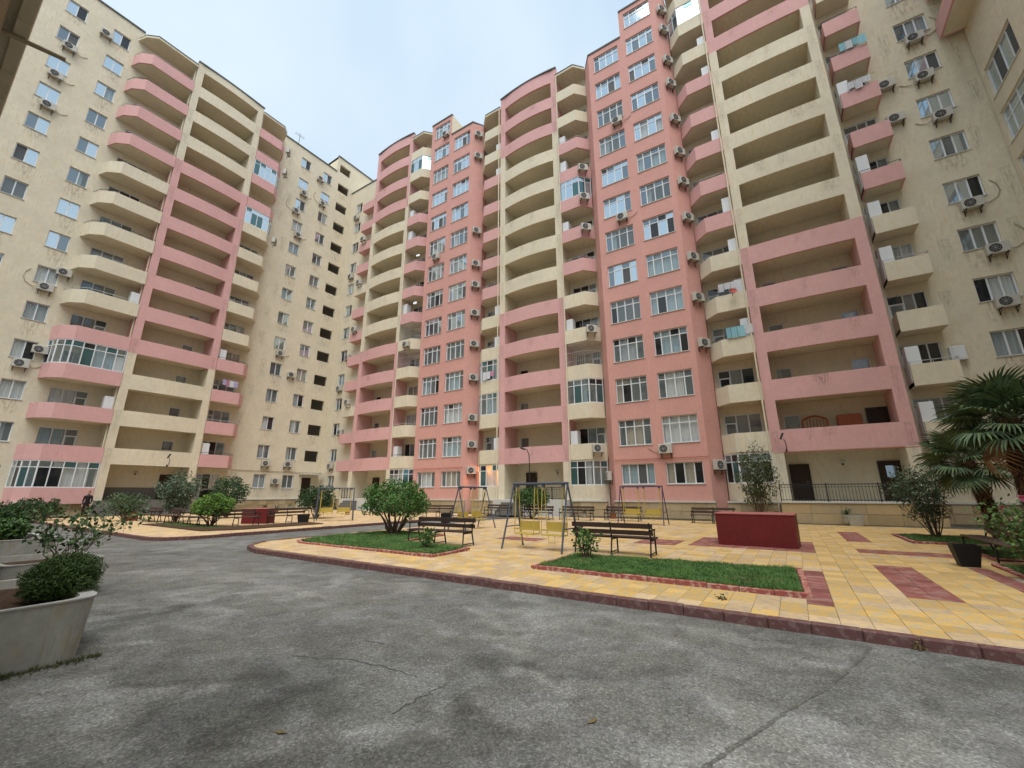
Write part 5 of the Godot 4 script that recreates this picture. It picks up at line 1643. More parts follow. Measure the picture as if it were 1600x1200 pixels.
func place_furniture() -> void:
	# benches: back towards -z in their own frame when turn = 0, seat towards +z
	bench("dark bench on the paving beside the lawn with the round bush", Vector3(-9.45, PV, -10.45), 0.06, 2.3)
	bench("dark bench seen from behind across the red-edged rectangular lawn", Vector3(-4.15, PV, -10.95), PI + 0.03, 2.15)
	bench("long dark bench under the palms beside the square pot", Vector3(4.05, PV, -14.2), -PI / 2, 4.6, false, M.bench_wood2)
	bench("dark bench under the palms beside the rose bush", Vector3(4.0, PV, -10.6), -PI / 2, 2.2, false, M.bench_wood2)
	for q in [[-23.4, -10.4, PI / 2 + 0.02, "brown bench on the far island next to the small red table"], [-23.3, -13.0, PI / 2 + 0.05, "brown bench on the far island beside the small square pot"], [-25.6, -9.75, 0.05, "brown bench on the far island behind the bright shrub"], [-28.4, -9.7, 0.0, "brown bench on the far island behind the grey oleander"], [-31.2, -9.6, 0.0, "brown bench on the far island near the gallery entrance"], [-3.7, -24.6, 0.0, "dark bench by the stone plinth behind the red table"], [-8.4, -24.4, 0.0, "dark bench by the stone plinth behind the dusky swing"], [-13.2, -22.9, 0.0, "dark bench by the stone plinth behind the blue swing"], [-10.9, -23.6, 0.0, "reddish bench by the stone plinth beside the clipped bush"], [-20.0, -21.5, 0.3, "brown bench near the corner steps"], [-17.2, -24.5, 0.0, "brown bench before the salmon bay near the corner"]]:
		bench(q[3], Vector3(q[0], PV, q[1]), q[2], 2.1, true, M.bench_wood2)
	swing_set("blue swing set with yellow seats beside the rectangular lawn", Vector3(-6.2, PV, -10.85), -0.06, 1.85, 1.80, 1.05, M.swing_blue, 2)
	swing_set("blue swing set with its bar pointing at the middle gallery", Vector3(-12.2, PV, -15.25), PI / 2 - 0.1, 1.75, 1.80, 1.1, M.swing_blue, 2)
	swing_set("dusky purple swing set before the stone plinth", Vector3(-6.6, PV, -22.0), 0.0, 2.15, 1.85, 1.0, M.swing_purple, 2)
	swing_set("grey swing set with yellow seats on the far island", Vector3(-22.7, PV, -15.5), 0.9, 1.9, 1.85, 1.1, M.swing_blue, 2)
	red_stand("dark red masonry table on the red tiled square", Vector3(-1.12, PV, -15.3), -0.06, 2.04, 0.90, 1.15)
	red_stand("small dark red table between benches on the far island", Vector3(-24.3, PV, -12.0), 0.6, 1.3, 0.75, 0.8)
	square_pot("plant_pot", "large black tapered square pot at the end of the palm bench", Vector3(2.87, PV, -13.3), 0.29, 0.44, 0.44, M.pot)
	square_pot("plant_pot", "small black square pot on the far island's edge", Vector3(-22.7, PV, -13.6), 0.35, 0.45, 0.42, M.pot, 0.3)
	square_pot("plant_pot", "small black pot behind the bench with the round bush", Vector3(-15.9, PV, -17.6), 0.35, 0.42, 0.5, M.pot, 0.2)
	square_pot("plant_pot", "grey stone pot against the landing of the palm-side gallery", Vector3(2.2, PV, -26.15), 0.45, 0.62, 0.5, M.concrete)
	square_pot("plant_pot", "reddish clay pot near the gallery entrance of the cream wing", Vector3(-33.5, PV, -9.2), 0.4, 0.55, 0.5, M.clay)
	planter("grey concrete planter with a dense dark juniper at the roadside", Vector3(-7.48, 0, -0.72), 0.05, 2.2, 1.86, 0.59)
	planter("grey concrete planter behind the juniper with the straggly shrub", Vector3(-10.95, 0, -1.95), 0.05, 1.6, 1.25, 0.60)
	planter("grey concrete planter with a bright leafy bush further along the road", Vector3(-16.6, 0, -1.95), 0.05, 2.4, 1.9, 0.62)
	planter("grey concrete planter at the far end of the roadside row", Vector3(-21.0, 0, -2.2), 0.05, 2.4, 1.9, 0.62)
	street_lamp("black court lamp standing before the middle gallery", Vector3(-14.45, PV, -24.0), 0.0, 4.35)
	bracket_lamp("black bracket lamp on the palm-side gallery's lowest pink band", Vector3(-0.05, 3.95, -28.26), 0.0185)
	bracket_lamp("black bracket lamp on the cream wing gallery's lowest band", Vector3(-43.55, 3.95, -13.55), PI / 2)
	var f := Transform3D(Basis(Vector3.UP, 0.0185), Vector3(0, 0, -28.41))
	metal_fence("metal_railing", "thin black railing on the landing of the palm-side gallery", f * Vector3(-0.7, FL, 1.62), 0.0185, 6.1)
	metal_fence("metal_railing", "thin black railing at the middle gallery's entrance", f * Vector3(-16.6, FL, 0.82), 0.0185, 3.0)
	metal_fence("metal_railing", "thin black railing at the corner gallery's entrance", f * Vector3(-38.6, FL, 0.82), 0.0185, 1.4)


# ------------------------------------------------------------------ plants
# leaves spread through ellipsoid clumps [centre, radii]; colours are the leaves' own
func foliage(clumps: Array, count: int, size: float, dark: Color, light: Color, seed_: int, shell := 0.55, long := 1.7, droop := 0.0) -> Mesh:
	var b := MB.new(); b.colored = true
	var rg := RandomNumberGenerator.new(); rg.seed = seed_
	var vol := []
	var sum := 0.0
	for c in clumps:
		var r: Vector3 = c[1]
		sum += pow(r.x * r.y * r.z, 0.7); vol.append(sum)
	for i in count:
		var pick := rg.randf() * sum
		var k := 0
		while k < vol.size() - 1 and vol[k] < pick: k += 1
		var ctr: Vector3 = clumps[k][0]; var rad: Vector3 = clumps[k][1]
		var d := Vector3(rg.randfn(), rg.randfn(), rg.randfn()).normalized()
		var q := lerpf(shell, 1.0, pow(rg.randf(), 0.6)) * rg.randf_range(0.9, 1.08)
		var p := ctr + d * rad * q
		if p.y < 0.03: continue
		var nn := (d + Vector3(rg.randfn(), rg.randfn() + 0.7, rg.randfn()) * 0.75).normalized()
		var ax := nn.cross(Vector3(rg.randfn(), rg.randfn(), rg.randfn())).normalized()
		ax = (ax + d * 0.5 + Vector3(0, -droop, 0)).normalized()
		var sd := ax.cross(nn).normalized()
		var s := size * rg.randf_range(0.65, 1.3)
		var w := sd * s * 0.5
		var l := ax * s * long
		b.col = dark.lerp(light, clampf(rg.randf() * 0.8 + (0.2 if rg.randf() < 0.25 else 0.0), 0, 1))
		var mid := p + l * 0.45 - nn * s * 0.12
		b.tri(p, mid + w, p + l); b.tri(p, p + l, mid - w)
	return b.mesh()

func stems(o: Node, list: Array, r0: float, r1: float, mat: Material = null, called := "trunk") -> void:
	var m := MB.new()
	for s in list: m.tube(s, r0, r1, 7)
	part(o, called, m.mesh(), mat if mat else M.bark)

func limb(a: Vector3, b: Vector3, rg: RandomNumberGenerator, bend := 0.1) -> Array:
	var l := []
	for k in 5:
		var t := k / 4.0
		l.append(a.lerp(b, t) + Vector3(rg.randf_range(-bend, bend), 0, rg.randf_range(-bend, bend)) * sin(PI * t))
	return l

# shrub with several stems; clumps are placed over a dome
func shrub(called: String, label: String, category: String, at: Vector3, rx: float, base: float, top: float, count: int, size: float, dark: Color, light: Color, seed_: int, n_clumps := 26, lumpy := 0.3, long := 1.7, stem_r := 0.03) -> void:
	var o := thing(called, label, category, at)
	var rg := RandomNumberGenerator.new(); rg.seed = seed_ * 7 + 1
	var cy := (base + top) / 2; var ry := (top - base) / 2
	var clumps := [[Vector3(0, cy, 0), Vector3(rx, ry, rx) * 0.72]]
	var st := []
	for i in n_clumps:
		var a := TAU * i * 0.618; var v := lerpf(-0.75, 0.98, (i + 0.5) / n_clumps)
		var h := sqrt(1 - v * v)
		var c := Vector3(cos(a) * h * rx, v * ry, sin(a) * h * rx) * rg.randf_range(0.72, 0.92) + Vector3(0, cy, 0)
		var r := minf(rx, ry) * rg.randf_range(0.22, 0.22 + lumpy)
		clumps.append([c, Vector3(r, r * 0.85, r)])
		if i % 3 == 0: st.append(limb(Vector3(cos(a) * 0.06, 0, sin(a) * 0.06), c * Vector3(0.8, 0.9, 0.8), rg))
	part(o, "crown", foliage(clumps, count, size, dark, light, seed_, 0.5, long), M.leaf)
	stems(o, st, stem_r, stem_r * 0.35)

# open shrub: long bare shoots with leaves towards their ends
func loose_shrub(called: String, label: String, category: String, at: Vector3, shoots: int, spread: float, h: float, count: int, size: float, dark: Color, light: Color, seed_: int, long := 2.6, lean := Vector3.ZERO, blob := 0.16, stem_r := 0.02) -> void:
	var o := thing(called, label, category, at)
	var rg := RandomNumberGenerator.new(); rg.seed = seed_ * 13 + 5
	var st := []; var clumps := []
	for i in shoots:
		var a := TAU * i * 0.618
		var k := sqrt((i + 0.5) / shoots)
		var tip := Vector3(cos(a) * k * spread, h * rg.randf_range(0.7, 1.0) * (1.1 - 0.3 * k), sin(a) * k * spread) + lean * rg.randf_range(0.6, 1.2)
		var l := limb(Vector3(cos(a), 0, sin(a)) * 0.05, tip, rg, spread * 0.12)
		st.append(l)
		for j in [2, 3, 4]:
			clumps.append([l[j], Vector3(1, 0.9, 1) * blob * rg.randf_range(0.7, 1.3) * (0.7 + 0.15 * j)])
	part(o, "crown", foliage(clumps, count, size, dark, light, seed_, 0.1, long, 0.1), M.leaf)
	stems(o, st, stem_r, stem_r * 0.3)

func fan_leaf(seed_: int, dead := false) -> Mesh:
	var b := MB.new(); b.colored = true
	var rg := RandomNumberGenerator.new(); rg.seed = seed_
	b.col = Color(0.10, 0.13, 0.05) if not dead else Color(0.20, 0.12, 0.06)
	var pl := 0.55
	b.tube([Vector3.ZERO, Vector3(0, 0.02, pl * 0.5), Vector3(0, -0.03, pl)], 0.016, 0.009, 5)
	var k := 30
	for i in k:
		var a := lerpf(-2.35, 2.35, i / float(k - 1))
		var len := 0.62 * (1.0 - 0.16 * absf(a) / 2.35) * rg.randf_range(0.9, 1.08)
		var dir := Vector3(sin(a), 0, cos(a))
		var sd := Vector3(cos(a), 0, -sin(a))
		var base := Vector3(0, -0.03, pl)
		var g := rg.randf()
		b.col = Color(0.045, 0.08, 0.04).lerp(Color(0.15, 0.22, 0.10), g) if not dead else Color(0.16, 0.085, 0.04).lerp(Color(0.28, 0.17, 0.08), g)
		var w0 := 0.010; var w1 := 0.026
		var dr := -0.10 - 0.12 * rg.randf()
		if dead: dr -= 0.25
		var m1 := base + dir * len * 0.5 + Vector3(0, 0.03, 0); var tip := base + dir * len + Vector3(0, dr, 0)
		var m2 := base + dir * len * 0.8 + Vector3(0, dr * 0.35, 0)
		var up := Vector3(0, 0.014, 0)
		for s in [-1.0, 1.0]:
			var q: Vector3 = sd * s
			if s > 0:
				b.quad(base, base + q * w0, m1 + q * w1 + up, m1); b.quad(m1, m1 + q * w1 + up, m2 + q * w1 * 0.7 + up, m2); b.tri(m2, m2 + q * w1 * 0.7 + up, tip)
			else:
				b.quad(base + q * w0, base, m1, m1 + q * w1 + up); b.quad(m1 + q * w1 + up, m1, m2, m2 + q * w1 * 0.7 + up); b.tri(m2 + q * w1 * 0.7 + up, m2, tip)
	return b.mesh()

func palm(label: String, at: Vector3, h: float, lean: Vector3, fronds: int, scale_: float, seed_: int) -> void:
	var o := thing("fan_palm", label, "palm", at)
	var rg := RandomNumberGenerator.new(); rg.seed = seed_
	var pts := []
	for k in 9: pts.append(Vector3(lean.x * pow(k / 8.0, 1.4), h * k / 8.0, lean.z * pow(k / 8.0, 1.4)))
	var t := MB.new(); t.colored = true; t.col = Color(0.07, 0.045, 0.03)
	t.tube(pts, 0.16 * scale_, 0.19 * scale_, 12)
	# fibre and old leaf bases wrapped round the trunk
	for i in 1500:
		var q := rg.randf(); var a := rg.randf() * TAU
		var f := q * 8.0; var j := mini(int(f), 7)
		var p: Vector3 = (pts[j] as Vector3).lerp(pts[j + 1], f - j)
		var r := lerpf(0.16, 0.2, q) * scale_
		var d := Vector3(cos(a), 0, sin(a))
		var s := Vector3(-sin(a), 0, cos(a)) * rg.randf_range(0.012, 0.03)
		var bse := p + d * r * 0.97
		var tip := bse + d * rg.randf_range(0.03, 0.11) + Vector3(0, rg.randf_range(-0.22, 0.12), 0)
		t.col = Color(0.05, 0.03, 0.02).lerp(Color(0.21, 0.12, 0.06), rg.randf())
		t.tri(bse - s, bse + s, tip)
	part(o, "trunk", t.mesh(), M.fibre)
	for k in 3:
		if not cache.has("fan%d" % k): cache["fan%d" % k] = fan_leaf(50 + k)
	if not cache.has("fan_dead"): cache.fan_dead = fan_leaf(60, true)
	var top: Vector3 = pts[8]
	for i in fronds:
		var a := TAU * i * 0.618 + rg.randf_range(-0.2, 0.2)
		var q := i / float(fronds)
		var pitch := lerpf(1.25, -0.75, q) + rg.randf_range(-0.15, 0.15)
		var dead := q > 0.92
		if dead: pitch = -1.15 + rg.randf_range(-0.15, 0.15)
		var bs := Basis(Vector3.UP, a) * Basis(Vector3.RIGHT, -pitch) * Basis(Vector3.BACK, rg.randf_range(-0.3, 0.3))
		var sc := scale_ * rg.randf_range(0.9, 1.15)
		part(o, "frond", cache.fan_dead if dead else cache["fan%d" % (i % 3)], M.leaf, Transform3D(bs.scaled(Vector3.ONE * sc), top + Vector3(0, -0.28 * q, 0) + Vector3(sin(a), 0, cos(a)) * 0.08))

func rosette(label: String, at: Vector3, r: float, n: int, dark: Color, light: Color, pot: Material, seed_: int) -> void:
	var o := thing("potted_plant", label, "plant", at)
	var p := MB.new(); p.lathe([v2(0.14, 0.0), v2(0.2, 0.28), v2(0.23, 0.28), v2(0.23, 0.34), v2(0.19, 0.34), v2(0.18, 0.28), v2(0.0, 0.28)], 14)
	part(o, "pot", p.mesh(), pot)
	var rg := RandomNumberGenerator.new(); rg.seed = seed_
	var m := MB.new(); m.colored = true
	for i in n:
		var a := TAU * i * 0.618; var up := rg.randf_range(0.3, 1.2)
		var d := Vector3(cos(a), 0, sin(a)); var s := Vector3(-sin(a), 0, cos(a)) * 0.02
		var b := Vector3(0, 0.28, 0); var mid := b + (d * 0.5 + Vector3(0, up * 0.6, 0)) * r; var tip := b + (d + Vector3(0, up * 0.7, 0)) * r
		m.col = dark.lerp(light, rg.randf())
		m.quad(b - s, b + s, mid + s, mid - s); m.tri(mid - s, mid + s, tip)
	part(o, "leaves", m.mesh(), M.leaf)

func build_plants() -> void:
	var gd := Color(0.028, 0.075, 0.018); var gl := Color(0.10, 0.22, 0.04)
	shrub("round_bush", "large round evergreen bush on the lawn with the rounded end", "bush", Vector3(-12.95, PV, -11.45), 1.32, 0.52, 1.98, 9000, 0.05, gd, Color(0.12, 0.26, 0.05), 3, 40, 0.2, 1.6, 0.045)
	shrub("round_bush", "clipped dark bush between the blue swing and the middle gallery", "bush", Vector3(-13.8, PV, -23.2), 1.25, 0.55, 1.95, 5000, 0.06, Color(0.02, 0.05, 0.014), Color(0.07, 0.16, 0.035), 4, 34, 0.18)
	shrub("round_bush", "bright green rounded shrub on the far island's bed", "bush", Vector3(-23.9, PV, -9.6), 0.95, 0.35, 1.55, 5500, 0.055, Color(0.05, 0.11, 0.02), Color(0.17, 0.30, 0.05), 5, 30, 0.2)
	shrub("round_bush", "dark bush beside the grey swing near the corner stairs", "bush", Vector3(-25.9, PV, -16.3), 1.15, 0.35, 2.1, 4000, 0.07, Color(0.018, 0.04, 0.014), Color(0.05, 0.10, 0.03), 6, 28, 0.25)
	shrub("small_tree", "small dark tree before the wing's balconies", "tree", Vector3(-31.5, PV, -13.5), 1.0, 0.7, 2.6, 3600, 0.07, Color(0.018, 0.042, 0.016), Color(0.055, 0.12, 0.04), 8, 30, 0.25)
	loose_shrub("oleander", "tall grey-green oleander before the cream wing's entrance", "shrub", Vector3(-29.6, PV, -10.1), 24, 0.95, 2.7, 3600, 0.055, Color(0.05, 0.085, 0.05), Color(0.15, 0.20, 0.13), 9, 3.0, Vector3.ZERO, 0.3)
	loose_shrub("oleander", "low grey-green oleander near the wing's gallery entrance", "shrub", Vector3(-33.6, PV, -8.9), 18, 1.0, 1.6, 2000, 0.055, Color(0.04, 0.075, 0.035), Color(0.11, 0.17, 0.08), 10, 2.8, Vector3.ZERO, 0.28)
	loose_shrub("oleander", "slender oleander on the narrow lawn by the landing", "shrub", Vector3(3.85, PV, -20.6), 18, 0.7, 2.45, 2600, 0.045, Color(0.035, 0.065, 0.03), Color(0.13, 0.18, 0.10), 11, 3.2, Vector3(-0.15, 0, 0), 0.24)
	loose_shrub("climbing_tree", "straggly tree growing against the glazed room by the landing", "tree", Vector3(-1.75, PV, -26.6), 22, 0.9, 3.7, 3300, 0.06, Color(0.035, 0.055, 0.022), Color(0.13, 0.16, 0.06), 12, 2.2, Vector3(0.15, 0, 0), 0.30)
	# planters at the road
	shrub("juniper_bush", "dense dark green juniper in the nearest roadside planter", "bush", Vector3(-7.15, 0.53, -1.45), 0.28, -0.14, 0.40, 26000, 0.009, Color(0.018, 0.045, 0.010), Color(0.085, 0.15, 0.03), 13, 44, 0.42, 4.5, 0.012)
	loose_shrub("rose_bush", "straggly leafy shrub rising behind the juniper", "shrub", Vector3(-10.6, 0.5, -2.1), 19, 0.85, 1.0, 620, 0.05, Color(0.025, 0.06, 0.02), Color(0.09, 0.16, 0.05), 14, 1.5, Vector3(0.35, 0, -0.2), 0.15, 0.008)
	shrub("leafy_bush", "bright leafy bush in the planter further along the road", "bush", Vector3(-17.3, 0.5, -2.2), 0.42, 0.0, 0.55, 3000, 0.055, Color(0.025, 0.065, 0.018), Color(0.10, 0.21, 0.05), 15, 26, 0.3)
	shrub("leafy_bush", "dark spreading bush in the farthest roadside planter", "bush", Vector3(-20.9, 0.5, -2.5), 0.7, 0.0, 0.75, 3600, 0.055, Color(0.018, 0.045, 0.014), Color(0.06, 0.12, 0.03), 16, 26, 0.3)
	loose_shrub("leafy_bush", "low dark sprigs at the end of the nearest planter", "shrub", Vector3(-6.85, 0.53, -0.15), 10, 0.4, 0.42, 700, 0.03, Color(0.02, 0.05, 0.015), Color(0.06, 0.12, 0.03), 17, 2.0, Vector3.ZERO, 0.12)
	shrub("low_hedge", "dark bushes at the foot of the wing's first balcony", "hedge", Vector3(-38.5, PV, -5.9), 1.5, 0.0, 1.35, 3200, 0.07, Color(0.018, 0.042, 0.014), Color(0.05, 0.10, 0.03), 18, 22, 0.3)
	# small ones on the lawns
	loose_shrub("young_shrub", "young leafy shrub on the lawn before the nearer dark bench", "shrub", Vector3(-8.95, PV, -9.15), 8, 0.22, 0.55, 260, 0.05, gd, gl, 19, 1.5, Vector3.ZERO, 0.11)
	loose_shrub("young_shrub", "young leafy shrub before the bench across the rectangular lawn", "shrub", Vector3(-4.35, PV, -9.75), 9, 0.24, 0.72, 300, 0.055, gd, gl, 20, 1.5, Vector3.ZERO, 0.12)
	loose_shrub("weed", "small green weed between tiles near the kerb", "weed", Vector3(-1.12, PV, -7.35), 5, 0.05, 0.05, 40, 0.022, gd, gl, 21, 1.5, Vector3.ZERO, 0.05)
	loose_shrub("weed", "yellowish weed in the kerb joint by the road", "weed", Vector3(0.88, 0.0, -6.66), 5, 0.05, 0.07, 40, 0.02, Color(0.08, 0.09, 0.02), Color(0.16, 0.15, 0.03), 22, 1.8, Vector3.ZERO, 0.05)
	loose_shrub("rose_bush", "rose bush with pink flowers beside the palm bench", "shrub", Vector3(3.5, PV, -11.9), 14, 0.55, 1.35, 1300, 0.05, gd, Color(0.13, 0.22, 0.05), 23, 1.5, Vector3.ZERO, 0.22)
	var rose: Node = get_node("rose_bush_001")
	for q in [[Vector3(-0.06, 1.36, 0.25), 1.0, M.petal], [Vector3(0.1, 1.14, 0.5), 0.9, M.petal], [Vector3(0.05, 0.5, 0.62), 0.7, M.petal_white], [Vector3(-0.25, 1.2, -0.1), 0.7, M.petal], [Vector3(0.35, 1.35, 0.1), 0.8, M.petal]]:
		if not cache.has("rose"):
			var r := MB.new()
			for k in 14:
				r.t = Transform3D(Basis(Vector3.UP, k * 2.4) * Basis(Vector3.RIGHT, -1.2 + k * 0.09), Vector3(0, 0.01 * (14 - k) * 0.4, 0))
				var w := 0.055 - k * 0.0018; var h := 0.09 - k * 0.002
				r.quad(Vector3(-w * 0.5, 0, 0.01), Vector3(w * 0.5, 0, 0.01), Vector3(w, h * 0.7, 0.03), Vector3(-w, h * 0.7, 0.03))
				r.tri(Vector3(-w, h * 0.7, 0.03), Vector3(w, h * 0.7, 0.03), Vector3(0, h, 0.015))
			cache.rose = r.mesh()
		part(rose, "flower", cache.rose, q[2], Transform3D(Basis.from_scale(Vector3.ONE * q[1]), q[0]))
	palm("tall fan palm with a shaggy brown trunk beside the long bench", Vector3(4.6, PV, -15.0), 3.3, Vector3(-0.06, 0, 0.05), 34, 1.05, 31)
	palm("shorter fan palm with drooping dead fronds near the oleander", Vector3(4.85, PV, -18.6), 2.55, Vector3(-0.35, 0, 0.1), 24, 0.95, 32)
	# pots along the plinth
	var pots := [[-3.9, -26.3, "spiky potted agave by the plinth behind the red table"], [-9.6, -25.9, "potted agave by the plinth behind the dusky swing"], [-11.4, -25.6, "potted agave by the plinth beside the dusky swing's bench"], [-28.6, -20.6, "potted plant below the paired ground-floor windows"], [-34.5, -21.6, "potted plant at the corner stair door"], [-36.5, -19.4, "potted plant below the cream wing's first window"], [1.9, -26.1, "agave in the grey pot by the landing"], [-40.8, -20.6, "potted plant near the cream wing's plinth"], [-41.0, -23.0, "low potted plant beside the stair door's step"]]
	for i in pots.size():
		var y := PV + (0.16 if i == 6 else 0.0)
		rosette(pots[i][2], Vector3(pots[i][0], y, pots[i][1]), 0.5, 22, Color(0.03, 0.05, 0.025), Color(0.12, 0.15, 0.07), M.clay if i % 2 else M.concrete, 100 + i)
	# moss and thin grass at the foot of the nearest planter
	var o := thing("roadside_grass", "mossy strip of grass at the foot of the nearest planter", "grass")
	o.set_meta("kind", "stuff")
	var mm := MultiMesh.new(); mm.transform_format = MultiMesh.TRANSFORM_3D; mm.use_colors = true; mm.mesh = clump_mesh()
	mm.instance_count = 420
	for i in 420:
		var z := rng.randf_range(-1.75, 0.1)
		mm.set_instance_transform(i, Transform3D(Basis(Vector3.UP, rng.randf() * TAU).scaled(Vector3(0.05, rng.randf_range(0.015, 0.06), 0.05)), Vector3(-6.40 + absf(rng.randfn()) * 0.06 - 0.02 * absf(z + 0.75), 0.002, z)))
		mm.set_instance_color(i, Color(0.05, 0.075, 0.02).lerp(Color(0.13, 0.14, 0.05), rng.randf()))
	var g := MultiMeshInstance3D.new(); g.name = "grass"; g.multimesh = mm; g.material_override = M.grass
	o.add_child(g)
	for q in [[v2(-3.3, -2.0), 0.3, "brown leaf lying on the asphalt by the dark patch"], [v2(-1.5, -3.35), 1.2, "dry leaf lying on the asphalt near the crack"]]:
		var lf := thing("fallen_leaf", q[2], "leaf", Vector3(q[0].x, 0.005, q[0].y), q[1])
		var m := MB.new(); m.colored = true; m.col = Color(0.16, 0.12, 0.05)
		m.quad(Vector3(-0.06, 0.004, 0), Vector3(0, 0.006, 0.022), Vector3(0.06, 0.012, 0), Vector3(0, 0.006, -0.022))
		part(lf, "blade", m.mesh(), M.leaf)
		var sk := MB.new(); sk.tube([Vector3(-0.06, 0.004, 0), Vector3(-0.1, 0.006, 0.01)], 0.002, 0.002, 4); part(lf, "stalk", sk.mesh(), M.bark)


# ------------------------------------------------------------------ person: one skin meshed from tapered bones by surface nets
func smin(a: float, b: float, k: float) -> float:
	var h := clampf(0.5 + 0.5 * (b - a) / k, 0, 1)
	return lerpf(b, a, h) - k * h * (1 - h)

func nets(bones: Array, cell: float, k: float) -> ArrayMesh:
	var f := {}
	for b in bones:
		var a: Vector3 = b[0]; var e: Vector3 = b[1]
		var r: float = maxf(b[2], b[3]) + cell * 3
		var lo := (a.min(e) - Vector3.ONE * r) / cell; var hi := (a.max(e) + Vector3.ONE * r) / cell
		var ab := e - a
		var l2 := maxf(ab.length_squared(), 1e-9)
		for x in range(int(floor(lo.x)), int(ceil(hi.x)) + 1):
			for y in range(int(floor(lo.y)), int(ceil(hi.y)) + 1):
				for z in range(int(floor(lo.z)), int(ceil(hi.z)) + 1):
					var p := Vector3(x, y, z) * cell
					var t := clampf((p - a).dot(ab) / l2, 0, 1)
					var d: float = p.distance_to(a + ab * t) - lerpf(b[2], b[3], t)
					var key := Vector3i(x, y, z)
					f[key] = smin(f[key], d, k) if f.has(key) else d
	var at := {}
	var out := MB.new()
	var cs := [Vector3i(0, 0, 0), Vector3i(1, 0, 0), Vector3i(0, 1, 0), Vector3i(1, 1, 0), Vector3i(0, 0, 1), Vector3i(1, 0, 1), Vector3i(0, 1, 1), Vector3i(1, 1, 1)]
	var es := [[0, 1], [2, 3], [4, 5], [6, 7], [0, 2], [1, 3], [4, 6], [5, 7], [0, 4], [1, 5], [2, 6], [3, 7]]
	for key: Vector3i in f:
		var v := []
		var neg := 0
		for c: Vector3i in cs:
			var q: float = f.get(key + c, 1.0)
			v.append(q)
			if q < 0: neg += 1
		if neg == 0 or neg == 8: continue
		var s := Vector3(); var n := 0
		for e in es:
			if (v[e[0]] < 0) != (v[e[1]] < 0):
				var t: float = v[e[0]] / (v[e[0]] - v[e[1]])
				s += Vector3(cs[e[0]]).lerp(Vector3(cs[e[1]]), t); n += 1
		at[key] = (Vector3(key) + s / n) * cell
	var grad := func(p: Vector3) -> Vector3:
		var i := Vector3i((p / cell).round())
		var g := Vector3(f.get(i + Vector3i(1, 0, 0), 0.1) - f.get(i - Vector3i(1, 0, 0), 0.1), f.get(i + Vector3i(0, 1, 0), 0.1) - f.get(i - Vector3i(0, 1, 0), 0.1), f.get(i + Vector3i(0, 0, 1), 0.1) - f.get(i - Vector3i(0, 0, 1), 0.1))
		return g.normalized() if g.length() > 1e-6 else Vector3.UP
	for key: Vector3i in f:
		var v0: float = f[key]
		for ax in 3:
			var d := Vector3i(); d[ax] = 1
			if not f.has(key + d): continue
			var v1: float = f[key + d]
			if (v0 < 0) == (v1 < 0): continue
			var u := Vector3i(); u[(ax + 1) % 3] = 1
			var w := Vector3i(); w[(ax + 2) % 3] = 1
			var q := [key - u - w, key - w, key, key - u]
			var ok := true
			for c in q:
				if not at.has(c): ok = false
			if not ok: continue
			if v0 > 0: q.reverse()
			var n4 := []
			for c in q: n4.append(grad.call(at[c]))
			out.tris(at[q[0]], at[q[1]], at[q[2]], n4[0], n4[1], n4[2]); out.tris(at[q[0]], at[q[2]], at[q[3]], n4[0], n4[2], n4[3])
	return out.mesh()

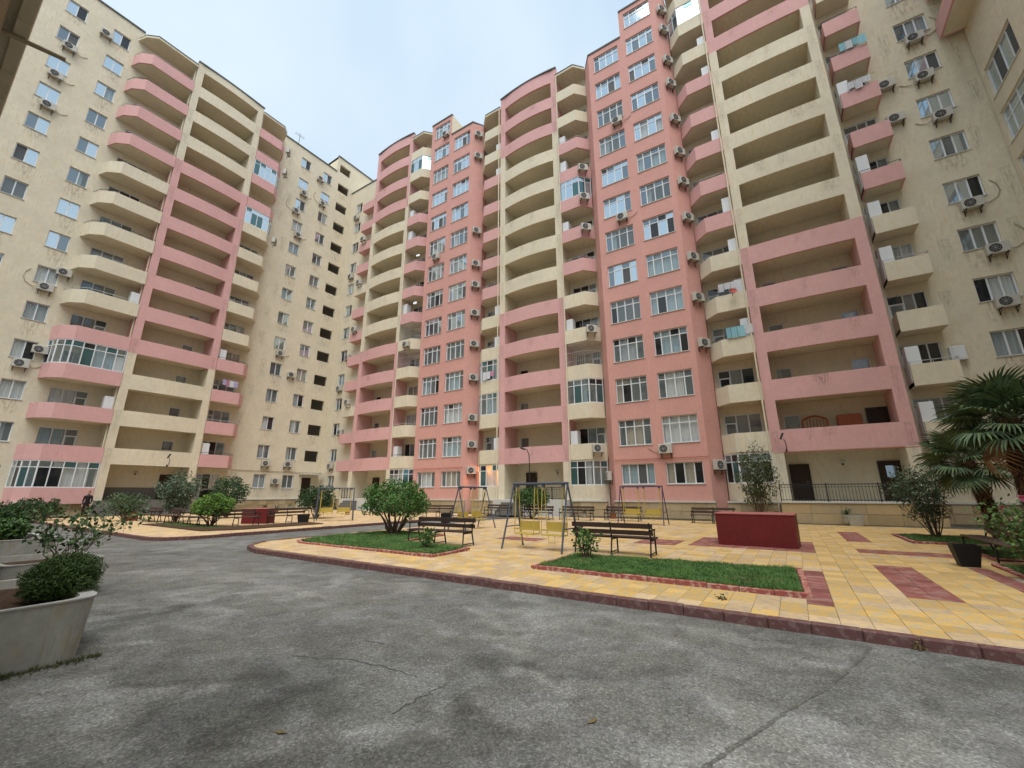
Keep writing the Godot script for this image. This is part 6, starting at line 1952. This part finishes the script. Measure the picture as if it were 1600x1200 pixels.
func person() -> void:
	var o := thing("person", "person in dark clothes walking past the wing's first balcony", "person", Vector3(-41.3, PV, -8.75), 1.2)
	var V := func(x: float, y: float, z: float) -> Vector3: return Vector3(x, y, z)
	var body := [
		[V.call(0, 0.95, 0), V.call(0, 1.18, 0.0), 0.13, 0.12], [V.call(0, 1.18, 0), V.call(0, 1.38, -0.01), 0.12, 0.13],
		[V.call(-0.13, 1.38, 0), V.call(0.13, 1.38, 0), 0.08, 0.08], [V.call(0, 1.42, 0), V.call(0, 1.53, 0.015), 0.055, 0.05],
		[V.call(-0.09, 0.92, 0), V.call(-0.11, 0.50, 0.10), 0.095, 0.06], [V.call(-0.11, 0.50, 0.10), V.call(-0.11, 0.09, 0.02), 0.058, 0.04], [V.call(-0.11, 0.05, 0.0), V.call(-0.12, 0.04, 0.17), 0.042, 0.035],
		[V.call(0.09, 0.92, 0), V.call(0.10, 0.50, -0.05), 0.095, 0.06], [V.call(0.10, 0.50, -0.05), V.call(0.10, 0.10, -0.22), 0.058, 0.04], [V.call(0.10, 0.06, -0.23), V.call(0.11, 0.04, -0.07), 0.042, 0.035],
		[V.call(-0.18, 1.38, 0), V.call(-0.23, 1.10, -0.08), 0.058, 0.045], [V.call(-0.23, 1.10, -0.08), V.call(-0.22, 0.86, 0.02), 0.043, 0.03],
		[V.call(0.18, 1.38, 0), V.call(0.23, 1.10, 0.05), 0.058, 0.045], [V.call(0.23, 1.10, 0.05), V.call(0.21, 0.88, 0.18), 0.043, 0.03],
	]
	part(o, "clothed_body", nets(body, 0.022, 0.04), M.black)
	# head with brow, nose, chin and ears
	var head := [[V.call(0, 1.53, 0.0), V.call(0, 1.56, 0.03), 0.05, 0.05], [V.call(0, 1.665, -0.012), V.call(0, 1.68, 0.0), 0.088, 0.084], [V.call(0, 1.60, 0.03), V.call(0, 1.585, 0.05), 0.058, 0.036], [V.call(0, 1.66, 0.085), V.call(0, 1.63, 0.104), 0.010, 0.013], [V.call(-0.03, 1.672, 0.07), V.call(0.03, 1.672, 0.07), 0.018, 0.018], [V.call(-0.088, 1.66, -0.005), V.call(-0.092, 1.63, 0.0), 0.015, 0.011], [V.call(0.088, 1.66, -0.005), V.call(0.092, 1.63, 0.0), 0.015, 0.011], [V.call(-0.018, 1.603, 0.083), V.call(0.018, 1.603, 0.083), 0.008, 0.008]]
	part(o, "head", nets(head, 0.009, 0.015), M.skin)
	part(o, "hair", nets([[V.call(0, 1.69, -0.03), V.call(0, 1.715, 0.0), 0.088, 0.075], [V.call(0, 1.64, -0.05), V.call(0, 1.6, -0.055), 0.065, 0.045]], 0.012, 0.03), M.black)
	for s in [[-0.22, 0.86, 0.02], [0.21, 0.88, 0.18]]:
		var w: Vector3 = V.call(s[0], s[1], s[2])
		var hand := [[w, w + Vector3(0, -0.07, 0.015), 0.026, 0.034]]
		for k in 4:
			var bx := (k - 1.5) * 0.019
			var l: float = [0.062, 0.074, 0.07, 0.055][k]
			var a := w + Vector3(bx, -0.085, 0.018); var m := a + Vector3(0, -l * 0.55, 0.008)
			hand.append([a, m, 0.0095, 0.009]); hand.append([m, m + Vector3(0, -l * 0.42, 0.022), 0.0088, 0.0075])
		var sg := -signf(s[0])
		hand.append([w + Vector3(sg * 0.022, -0.035, 0.02), w + Vector3(sg * 0.042, -0.07, 0.04), 0.011, 0.010]); hand.append([w + Vector3(sg * 0.042, -0.07, 0.04), w + Vector3(sg * 0.042, -0.1, 0.052), 0.0095, 0.008])
		part(o, "hand", nets(hand, 0.006, 0.006), M.skin)
